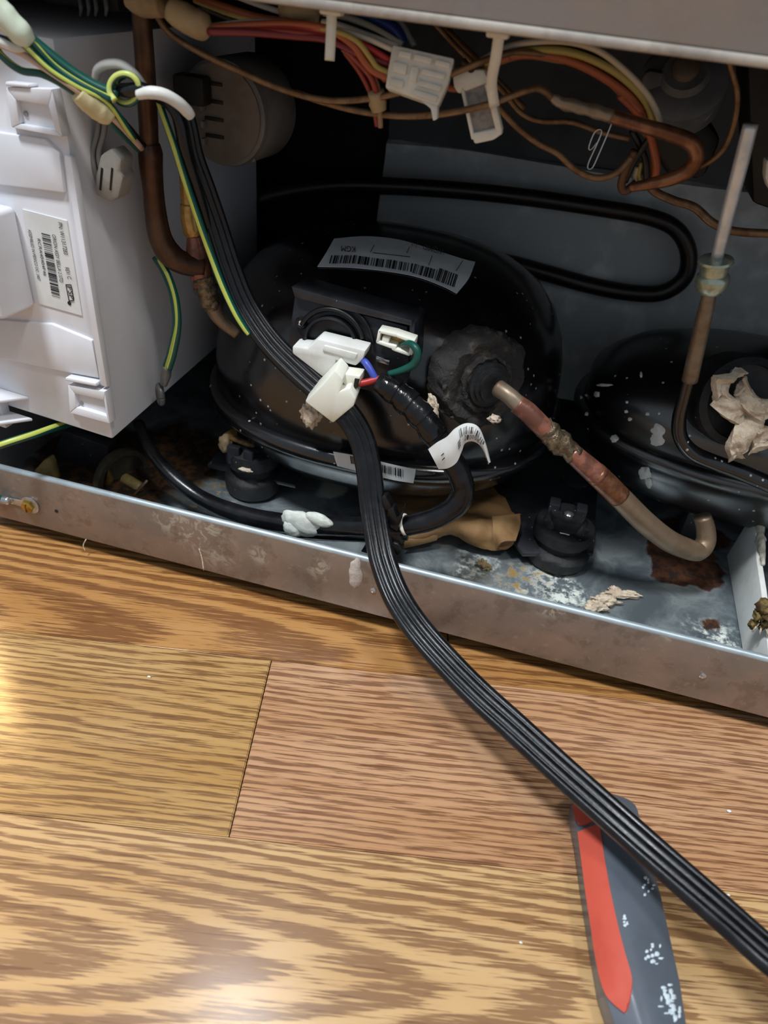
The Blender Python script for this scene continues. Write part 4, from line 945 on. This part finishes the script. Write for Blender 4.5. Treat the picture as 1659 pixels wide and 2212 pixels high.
# ================================================================== compressor plugs and lead
def plug_prism(name, px, y_, ext, m, parent, bev=.0006): return prism(name, [P(x, y, y_) for x, y in px], ext, m, parent, bev)
k1 = thing('relay_plug', 'white stepped relay plug on the compressor terminals with a blue wire', 'connector', P(710, 815, .034))
plug_prism('plug_body', [(631, 748), (664, 752), (686, 732), (790, 758), (784, 776), (768, 791), (726, 780), (723, 801), (703, 820), (631, 764)], .031, (0, .012, .0), 'white_plastic_matte', k1, .001)
plug_prism('plug_latch', [(700, 746), (772, 765), (766, 778), (696, 758)], .0302, (0, .002, 0), 'white_plastic_matte', k1, .0005)
tube_px('wire', [(782, 776, .034), (792, 786, .031), (804, 806, .029), (818, 832, .028)], [7, 8, 8, 8], 'wire_brightblue', k1)
k2 = thing('overload_plug', 'ivory square plug with a red wire just below the relay plug', 'connector', P(715, 900, .026))
plug_prism('plug_body', [(658, 868), (696, 830), (724, 800), (742, 820), (734, 846), (756, 838), (769, 862), (764, 878), (719, 915)], .018, (-.001, .013, .002), 'ivory_plastic', k2, .001)
plug_prism('plug_shoulder', [(734, 806), (778, 813), (776, 830), (762, 842), (750, 836), (742, 830)], .023, (0, .010, 0), 'ivory_plastic', k2, .0008)
plug_prism('wire_port', [(766, 818), (776, 820), (772, 838), (762, 842)], .0222, (0, .004, 0), 'plug_dark', k2, .0003)
tube_px('wire', [(770, 829, .0245), (790, 826, .026), (812, 820, .028), (835, 815, .031)], [7, 7.5, 7.5, 7], 'wire_brightred', k2)
k3 = thing('ground_plug', 'open ivory terminal shroud with a curled green wire on the black plate', 'connector', P(850, 760, .038))
def bar3(px, y_=.036): plug_prism('shroud_wall', px, y_, (0, .008, 0), 'ivory_plastic', k3, .0004)
bar3([(817, 713), (857, 722), (856, 729), (819, 720)]); bar3([(855, 722), (896, 736), (894, 744), (856, 729)])
bar3([(817, 713), (823, 715), (818, 741), (812, 739)]); bar3([(812, 735), (846, 746), (846, 754), (813, 742)])
bar3([(844, 745), (856, 748), (854, 760), (846, 756)]); bar3([(851, 752), (886, 763), (884, 770), (852, 759)]); bar3([(888, 735), (896, 737), (890, 768), (882, 766)])
plug_prism('shroud_back', [(818, 716), (892, 740), (885, 766), (816, 740)], .0425, (0, .001, 0), 'brass', k3, .0002)
plug_prism('terminal_blade', [(826, 726), (842, 730), (838, 744), (824, 739)], .037, (0, .004, 0), 'ivory_plastic', k3, .0006)
tube_px('wire', [(868, 744, .0385), (884, 742, .035), (898, 752, .032), (902, 770, .031), (892, 788, .031), (868, 800, .031), (840, 808, .031)], [6, 7.5, 9, 9, 9, 8, 7], 'wire_green', k3)
ls = thing('compressor_lead', 'taped black sleeved lead bending from the plugs to the left behind the lip', 'cable', P(900, 1120, .03))
for pts, rr in [([(818, 824, .030), (835, 834, .029), (856, 848, .0285)], [21, 27, 30]), ([(848, 842, .0285), (866, 856, .028), (886, 874, .027)], [25, 29, 31]), ([(878, 866, .0272), (896, 884, .0265), (914, 904, .0258)], [26, 29, 31]), ([(906, 895, .026), (924, 918, .025), (940, 942, .0245)], [27, 29, 30]), ([(934, 932, .0247), (948, 954, .0242), (964, 978, .024)], [26, 28, 28])]:
    tube_px('tape_wrap', pts, rr, 'black_tape', ls, 18, 6, .10)
sl_pts = [(950, 958, .0245), (972, 990, .024), (992, 1025, .0235), (1000, 1060, .023), (985, 1092, .021), (950, 1115, .019), (905, 1130, .017), (850, 1138, .016), (780, 1138, .016), (700, 1136, .018), (610, 1130, .020), (520, 1112, .023), (440, 1080, .028), (385, 1040, .033), (345, 1000, .040), (318, 958, .05), (300, 915, .065)]
tube_px('sleeve', sl_pts, [27, 27, 26, 25, 25, 24, 23, 23, 22, 22, 22, 21, 18, 16, 14, 13, 12], 'black_sleeve', ls, 18, 7, .05)
tube_px('sleeve', [(880, 1156, .02), (800, 1158, .018), (710, 1154, .020), (610, 1146, .022), (520, 1125, .025), (430, 1088, .030)], [12, 14, 15, 16, 15, 8], 'black_sleeve', ls, 14, 6, .05)
tube_px('white_band', [(872, 1134, .0165), (878, 1133, .0165)], [25, 25], 'nylon_white', ls, 18, 3)
# paper tag stuck round the lead
e_a = [(926, 970), (945, 955), (966, 943), (984, 925), (1008, 914), (1032, 922), (1047, 957), (1058, 998)]
e_b = [(948, 1012), (968, 1010), (986, 998), (996, 975), (1003, 957), (1022, 952), (1042, 966), (1057, 1000)]
yy = [.0155, .0145, .0145, .015, .0165, .018, .020, .021]
gr = [[P(a[0], a[1], y_ + .001) for a, y_ in zip(e_a, yy)], [P((a[0] + b[0]) / 2, (a[1] + b[1]) / 2, y_ - .0012) for a, b, y_ in zip(e_a, e_b, yy)], [P(b[0], b[1], y_) for b, y_ in zip(e_b, yy)]]
tg = thing('paper_tag', 'white barcode paper tag wrapped round the taped lead with its end sticking out', 'tag', P(980, 1010, .016))
patch('tag_strip', gr, 'label_white', tg, .0005, 5)
def TG(s, t_, o=.0009):
    k = s * 7; i = min(int(k), 6); f = k - i
    a = np.array(e_a[i]) * (1 - f) + np.array(e_a[i + 1]) * f; b = np.array(e_b[i]) * (1 - f) + np.array(e_b[i + 1]) * f
    y_ = yy[i] * (1 - f) + yy[i + 1] * f; q = a * (1 - t_) + b * t_
    return P(q[0], q[1], y_ - .0022)
for k, (s0, s1) in enumerate([(.46, .52), (.53, .60), (.61, .68), (.70, .78), (.79, .86)]):
    bars(TG(s0, .52), TG(s1, .52), TG(s0, .14) - TG(s0, .52), 4, 'print_black', tg, 60 + k)
for ch, s0 in zip('2100084', np.linspace(.56, .80, 7)):
    text(ch, TG(s0, .86), TG(s0 + .028, .86), TG(s0, .60) - TG(s0, .86), 'print_black', tg)
bars(TG(.38, .85), TG(.41, .55), (TG(.45, .85) - TG(.38, .85)), 7, 'print_black', tg, 71)
bars(TG(.10, .70), TG(.12, .45), (TG(.20, .62) - TG(.10, .70)) * .5, 2, 'print_black', tg, 75)
# push-in cable clip
ck = thing('cable_clip', 'black plastic push clip with prongs where the cord crosses the lead', 'clip', P(845, 1180, .012))
for px, y_ in [([(824, 1075), (834, 1074), (850, 1105), (842, 1112), (828, 1100)], .010), ([(836, 1100), (850, 1098), (858, 1120), (872, 1098), (864, 1130), (858, 1150), (842, 1140)], .009), ([(838, 1140), (862, 1148), (868, 1178), (852, 1176), (840, 1160)], .010), ([(846, 1172), (860, 1176), (870, 1190), (858, 1202), (842, 1186)], .008)]:
    prism('clip_prong', [P(x, y, y_) for x, y in px], (0, .006, 0), 'black_plastic', ck, .0008)
prism('clip_tail', [P(x, y, .006) for x, y in ((803, 1155), (812, 1160), (796, 1197), (779, 1192))], (0, .002, 0), 'black_gloss', ck, .0005)
# lump of white foam on the lead
def lump(name, px, y_, th, m, label, cat, sd=0):
    c_ = np.mean(px, axis=0); n = len(px); o_ = [P(x, y, y_) for x, y in px]; V = list(o_); mid = P(c_[0], c_[1], y_)
    for f, h in ((.86, .6), (.6, .92), (.3, 1.)):
        for p in o_:
            q_ = mid + (p - mid) * f; V.append(q_ + np.array([0, -.8, .6]) * th * h * (1 + .35 * noise.noise(Vector(q_ * 260) + Vector((sd, 0, 0)))))
    V.append(mid + np.array([0, -.8, .6]) * th); F = []
    for r in range(3):
        for k in range(n): F.append((r * n + k, r * n + (k + 1) % n, (r + 1) * n + (k + 1) % n, (r + 1) * n + k))
    for k in range(n): F.append((3 * n + k, 3 * n + (k + 1) % n, len(V) - 1))
    F.append(tuple(range(n - 1, -1, -1)))
    return tag(mesh_obj(name, V, F, m), label, cat)
fo = thing('foam_lump', 'lump of white foam stuck on the black lead behind the lip', 'foam', P(660, 1160, .016))
for nm, c_, r_, sd in (('lump_body', (650, 1130, .0135), (.0125, .0035, .0085), 2), ('lump_tail', (688, 1122, .0132), (.009, .003, .0042), 5), ('lump_fold', (632, 1142, .0125), (.006, .003, .0065), 9)):
    blob(nm, P(*c_), r_, 'foam_white', fo, .14, 1.2, sd, 4, Matrix.Rotation(.18, 3, 'Y'))

# ================================================================== scraps
# folded kraft paper between the compressor and the tray
kp = thing('kraft_paper', 'folded brown kraft paper tucked under the compressor', 'paper', PZ(980, 1150, .024))
rowsp = [[(800, 1040, .032), (880, 1045, .032), (960, 1050, .032), (1040, 1050, .032), (1085, 1075, .034)],
         [(805, 1080, .034), (880, 1088, .035), (960, 1090, .036), (1045, 1088, .038), (1105, 1108, .038)],
         [(825, 1120, .036), (890, 1128, .037), (965, 1130, .040), (1050, 1128, .042), (1122, 1128, .041)],
         [(850, 1150, .034), (900, 1155, .035), (970, 1148, .038), (1040, 1160, .037), (1112, 1165, .036)],
         [(868, 1166, .029), (905, 1168, .030), (975, 1150, .034), (1045, 1182, .030), (1090, 1186, .030)]]
patch('paper_sheet', [[PZ(*p) + np.array([0, 0, .0012 * math.sin(7 * j + 4 * i)]) for j, p in enumerate(r)] for i, r in enumerate(rowsp)], 'kraft_paper', kp, .0012, 8, crease=.0016, cf=90.)
pts = []
for k in range(16):
    a = k / 15 * 7.5; rr = .0045 * (1 - k / 24)
    pts.append(np.array([0, rr * math.cos(a) * .6, rr * math.sin(a)]))
r0, r1 = PZ(874, 1176, .029), PZ(945, 1160, .032)
patch('paper_roll', [[r0 + p for p in pts], [(r0 + r1) / 2 + p * 1.05 for p in pts], [r1 + p * .9 for p in pts]], 'kraft_paper', kp, .0008, 3)
patch('paper_fold', [[PZ(1062, 1118, .0445), PZ(1092, 1116, .044), PZ(1122, 1112, .043)], [PZ(1066, 1150, .042), PZ(1080, 1142, .044), PZ(1122, 1136, .042)], [PZ(1074, 1187, .032), PZ(1086, 1172, .040), PZ(1112, 1170, .039)]], 'kraft_paper', kp, .0012, 5)
patch('paper_fold', [[PZ(1076, 1187, .031), PZ(1096, 1186, .0315), PZ(1112, 1171, .032)], [PZ(1084, 1158, .036), PZ(1100, 1156, .035), PZ(1114, 1146, .036)], [PZ(1088, 1128, .040), PZ(1104, 1126, .040), PZ(1121, 1116, .040)]], 'kraft_paper', kp, .0010, 5)
def scrap(label, px, z_, m, parts, seed0):
    t_ = thing('putty_scrap', label, 'putty', PZ(px[0], px[1], z_))
    for k, (x, y, rx, ry, rz, a) in enumerate(parts):
        blob('putty_piece', PZ(x, y, z_ + rz * .7), (rx, ry, rz), m, t_, .7, 1.7, seed0 + k, 4, Matrix.Rotation(a, 3, 'Z'))
scrap('crumpled beige putty scrap lying on the tray near the right end of the lip', (1315, 1300), .022, 'putty', [(1285, 1312, .006, .0035, .003, .3), (1305, 1298, .0085, .0035, .003, .35), (1340, 1285, .010, .0022, .002, .25), (1362, 1282, .005, .0018, .0015, .1), (1328, 1275, .003, .004, .002, .8)], 3)
scrap('small tan putty crumb on the tray behind the corroded patch', (1047, 1221), .022, 'tape_tan', [(1042, 1218, .0032, .0028, .0025, .2), (1052, 1225, .0025, .002, .002, .6)], 13)
o = blob('putty_smear', P(672, 892, .036), (.0055, .003, .0075), 'putty', None, .55, 1.9, 21, 4); tag(o, 'beige putty smear under the ivory square plug', 'putty')
o = blob('putty_smear', P(935, 882, .038), (.0028, .002, .008), 'putty', None, .6, 1.9, 25, 4, Matrix.Rotation(-.4, 3, 'Y')); tag(o, 'narrow beige putty smear right of the taped lead', 'putty')
o = blob('putty_smear', P(1068, 905, .045), (.0035, .002, .0022), 'putty', None, .7, 2.2, 27, 3); tag(o, 'tiny beige putty speck below the compressor seal', 'putty')
T_LIP = None
def on_lip(x, y): return P(x, y, -.0015)
for (x, y, rx, ry, sd, lab) in [(768, 1240, 15, 31, 2, 'pale dried paint flake on the metal lip left of the cord')]:
    t_ = splat(x, y, rx, ry, sd, None, on_lip, 'paint_flake', .0007); t_.name = 'paint_flake'; tag(t_, lab, 'paint')
for k, (pts, lab) in enumerate([([(430, 1185, -.0022), (436, 1205, -.003), (440, 1232, -.0055)], 'pale hair hanging from the dusty smear on the lip'), ([(186, 1165, -.003), (180, 1178, -.004), (184, 1190, -.0045)], 'tiny hair hanging below the lip at the left')]):
    tag(tube_px('hair_fibre', pts, 1.2, 'putty', None, 5, 4), lab, 'fibre')
# debris at the far right corner
db = thing('debris_cluster', 'brown dried debris on the white corner at the right edge', 'debris', PZ(1645, 1350, .03))
for k, (x, y, r_) in enumerate([(1628, 1348, .0024), (1640, 1328, .003), (1650, 1310, .0035), (1655, 1345, .0032), (1646, 1352, .002), (1660, 1325, .004)]):
    blob('husk', P(x, y, .022), (r_, r_, r_ * 1.3), 'debris_brown', db, .5, 1.8, k, 3)
for k, (a, b) in enumerate([((1640, 1345), (1625, 1365)), ((1646, 1350), (1640, 1372)), ((1652, 1348), (1660, 1375))]):
    tube_px('straw', [(*a, .021), (*b, .019)], 2.2, 'putty', db, 6, 2)
# roller wheel, axle and bracket at the left
rwz = thing('roller_wheel', 'pale roller wheel with a nylon axle behind the lip at the left', 'wheel', P(275, 1065, .05))
wc = P(262, 1030, .058)
lathe('tyre', wc, (.93, -.35, 0), [(.017, -.003), (.021, -.003), (.022, 0), (.021, .003), (.0175, .003), (.0165, .0), (.006, .0), (0, .001)], 'roller_grey', rwz, 36)
lathe('axle', wc, (.93, -.35, .0), [(.0042, .004), (.0042, .019), (.003, .0205), (0, .0205)], 'nylon_tan', rwz, 20)
sweep('axle_clip', [P(318, 1038, .045), P(300, 1058, .043), P(285, 1075, .042)], .0009, 'copper_grey', rwz, 6, 3)
bk = thing('caster_bracket', 'dark caster bracket with a rusty yellow corner behind the lip at the far left', 'bracket', P(120, 1040, .04))
prism('bracket_plate', [P(x, y, .06) for x, y in ((135, 930), (235, 965), (232, 1050), (140, 1032), (112, 985))], (0, .012, 0), 'black_plate', bk, .002)
prism('bracket_corner', [P(x, y, .035) for x, y in ((72, 1018), (92, 996), (106, 988), (112, 1002), (122, 1040), (80, 1030))], (0, .006, 0), 'nylon_tan', bk, .0015)
prism('bracket_stain', [P(x, y, .045) for x, y in ((232, 1015), (240, 1040), (238, 1068), (218, 1060), (226, 1040))], (0, .004, 0), 'rust_cap', bk, .001)
# ground screw and ring terminal on the lip
gs = thing('ground_screw', 'brass ground screw with a ring terminal and green wire on the lip at left', 'screw', P(65, 1100, -.003))
g0 = P(66, 1090, -.0015)
lathe('washer', g0, (0, -1, 0), [(.0062, 0), (.0062, .0008), (.0052, .0012), (0, .0012)], 'steel_bright', gs, 24)
lathe('screw_head', g0 + [-.0006, -.001, -.0004], (0, -1, 0), [(.0045, 0), (.0045, .0016), (.0036, .0028), (.0012, .0034), (0, .0034)], 'brass_screw', gs, 6)
box('screw_slot', g0 + [-.0007, -.0048, -.0034], g0 + [-.0002, -.0042, .0026], 'rust_cap', gs)
prism('ring_terminal', [P(x, y, -.0026) for x, y in ((50, 1082), (30, 1078), (8, 1074), (8, 1088), (30, 1090), (50, 1096))], (0, .0009, 0), 'steel_bright', gs, .0003)
tube_px('crimp', [(20, 1082, -.0035), (-5, 1078, -.0038)], [9, 9], 'steel_bright', gs)
tube_px('wire', [(4, 1080, -.004), (-20, 1065, -.006), (-60, 1030, -.008)], 7.5, 'wire_green', gs)

# ================================================================== utility knife on the floor
KZ = .019
kn = thing('utility_knife', 'grey and red utility knife lying on the oak floor under the cord', 'knife', PZ(1350, 1960, 0))
Lp = [(1238, 1740), (1243, 1775), (1250, 1810), (1268, 1930), (1286, 2040), (1304, 2140), (1334, 2230), (1352, 2330)]
Rp = [(1378, 1752), (1386, 1790), (1398, 1838), (1426, 1930), (1448, 2030), (1468, 2120), (1482, 2212), (1494, 2330)]
Mp = [(1296, 1745), (1296, 1785), (1300, 1810), (1326, 1930), (1347, 2040), (1366, 2110), (1398, 2225), (1415, 2330)]   # ridge between the red and grey faces
rowsK = []
for l_, m_, r_ in zip(Lp, Mp, Rp):
    l3, m3, r3 = PZ(*l_, KZ * .72), PZ(*m_, KZ), PZ(*r_, KZ * .66)
    lb_, rb_ = l3.copy(), r3.copy(); lb_[2] = rb_[2] = .0008; li, ri = l3.copy(), r3.copy(); li[2] = ri[2] = .004
    ml = l3 * .35 + m3 * .65; ml[2] += .0008; mr = m3 * .72 + r3 * .28; mr[2] = m3[2] - .0006; mr2 = m3 * .3 + r3 * .7; mr2[2] = m3[2] - .0024
    w_ = (rb_ - lb_); lb_ += w_ * .05; rb_ -= w_ * .05
    rowsK.append([lb_, li, l3, ml, m3, mr, mr2, r3, ri, rb_])
def loft(name, rows, m, parent, capped=True, sharp=30):
    V = [p for r in rows for p in r]; k = len(rows[0]); F = []
    for i in range(len(rows) - 1):
        for j in range(k): j2 = (j + 1) % k; F.append((i * k + j, (i + 1) * k + j, (i + 1) * k + j2, i * k + j2))
    F.append(tuple(range(k))); F.append(tuple((len(rows) - 1) * k + j for j in range(k - 1, -1, -1)))
    o_ = mesh_obj(name, V, F, m, parent); o_.data.set_sharp_from_angle(angle=math.radians(sharp)); return o_
ax_k = np.mean(rowsK[-1], axis=0) - np.mean(rowsK[-3], axis=0); ax_k[2] = 0; ax_k /= np.linalg.norm(ax_k)
for dist_, sc_ in ((.02, .98), (.045, .86), (.06, .62)):
    c_k = np.mean(rowsK[7], axis=0); rowsK.append([np.array([*(c_k + (p - c_k) * sc_ + ax_k * dist_)[:2], max(.0008, p[2] * (.6 + .4 * sc_))]) for p in rowsK[7]])
R_ = []
for i in range(len(rowsK) - 1):
    for s in range(4): f = s / 4; R_.append([rowsK[i][j] * (1 - f) + rowsK[i + 1][j] * f for j in range(10)])
R_.append(rowsK[-1])
# rounded butt end
front = []
d_ = rowsK[0]; c_ = np.mean(d_, axis=0); ax_ = c_ - np.mean(rowsK[1], axis=0); ax_[2] = 0; ax_ /= np.linalg.norm(ax_)
for a in (1.45, 1.2, .9, .6, .3):
    front.append([c_ + (p - c_) * math.cos(a) * (1, 1, 1) * np.array([1, 1, .55 + .45 * math.cos(a)]) + ax_ * .0105 * math.sin(a) for p in d_])
for r in front:
    for p in r: p[2] = max(p[2], .0006)
body = loft('handle_body', front + R_, 'grey_plastic', kn)
T_K = bvh(body)
def on_k(x, y, o=.0003):
    h = onto(T_K, x, y, o); return h if h is not None else PZ(x, y, KZ * .8)
def inlay(name, rowspx, m, parent, th=.0009):
    return patch(name, [[on_k(x, y) for x, y in r] for r in rowspx], m, parent, th, 3)
inlay('red_grip', [[(1250, 1801), (1274, 1790), (1295, 1783)], [(1258, 1860), (1282, 1852), (1305, 1845)], [(1268, 1930), (1295, 1925), (1318, 1920)], [(1279, 2000), (1305, 1996), (1333, 1990)], [(1290, 2070), (1318, 2064), (1350, 2058)], [(1304, 2138), (1334, 2125), (1365, 2112)], [(1322, 2166), (1345, 2160), (1364, 2148)], [(1350, 2190), (1354, 2186), (1358, 2178)]], 'red_plastic', kn, .0012)
inlay('red_cap', [[(1246, 1726), (1258, 1724), (1268, 1734)], [(1240, 1745), (1264, 1744), (1284, 1750)], [(1243, 1768), (1266, 1766), (1289, 1762)], [(1252, 1784), (1266, 1784), (1282, 1776)]], 'red_plastic', kn, .0012)
for k, (x, y, n) in enumerate([(1395, 1918, 9), (1350, 1990, 7), (1408, 2062, 9), (1445, 2150, 16), (1455, 2185, 14), (1414, 2070, 5)]):
    for q in range(n):
        dx_, dy_ = rng.normal(0, 9 if k not in (1,) else 4), rng.normal(0, 12)
        s_ = splat(x + dx_, y + dy_, rng.uniform(2, 7 if k > 2 else 4), rng.uniform(2, 7 if k > 2 else 4), k * 20 + q, kn, on_k, 'knife_dust', .0003)
        if s_: s_.name = 'dust_fleck'
# crumbs on the floor
for k, (x, y, r_) in enumerate([(1575, 1752, .0012), (1573, 1933, .0009), (1125, 2036, .0008), (322, 1462, .001)]):
    o = blob('plaster_crumb', PZ(x, y, r_ * .6), (r_, r_ * .6, r_ * .6), 'paint_white', None, .4, 2, k, 2)
    tag(o, ['curved white crumb on the floor right of the knife', 'white crumb on the board seam at the right', 'white crumb on the wide tan board left of the knife', 'pale crumb on the golden board near its top edge'][k], 'crumb')
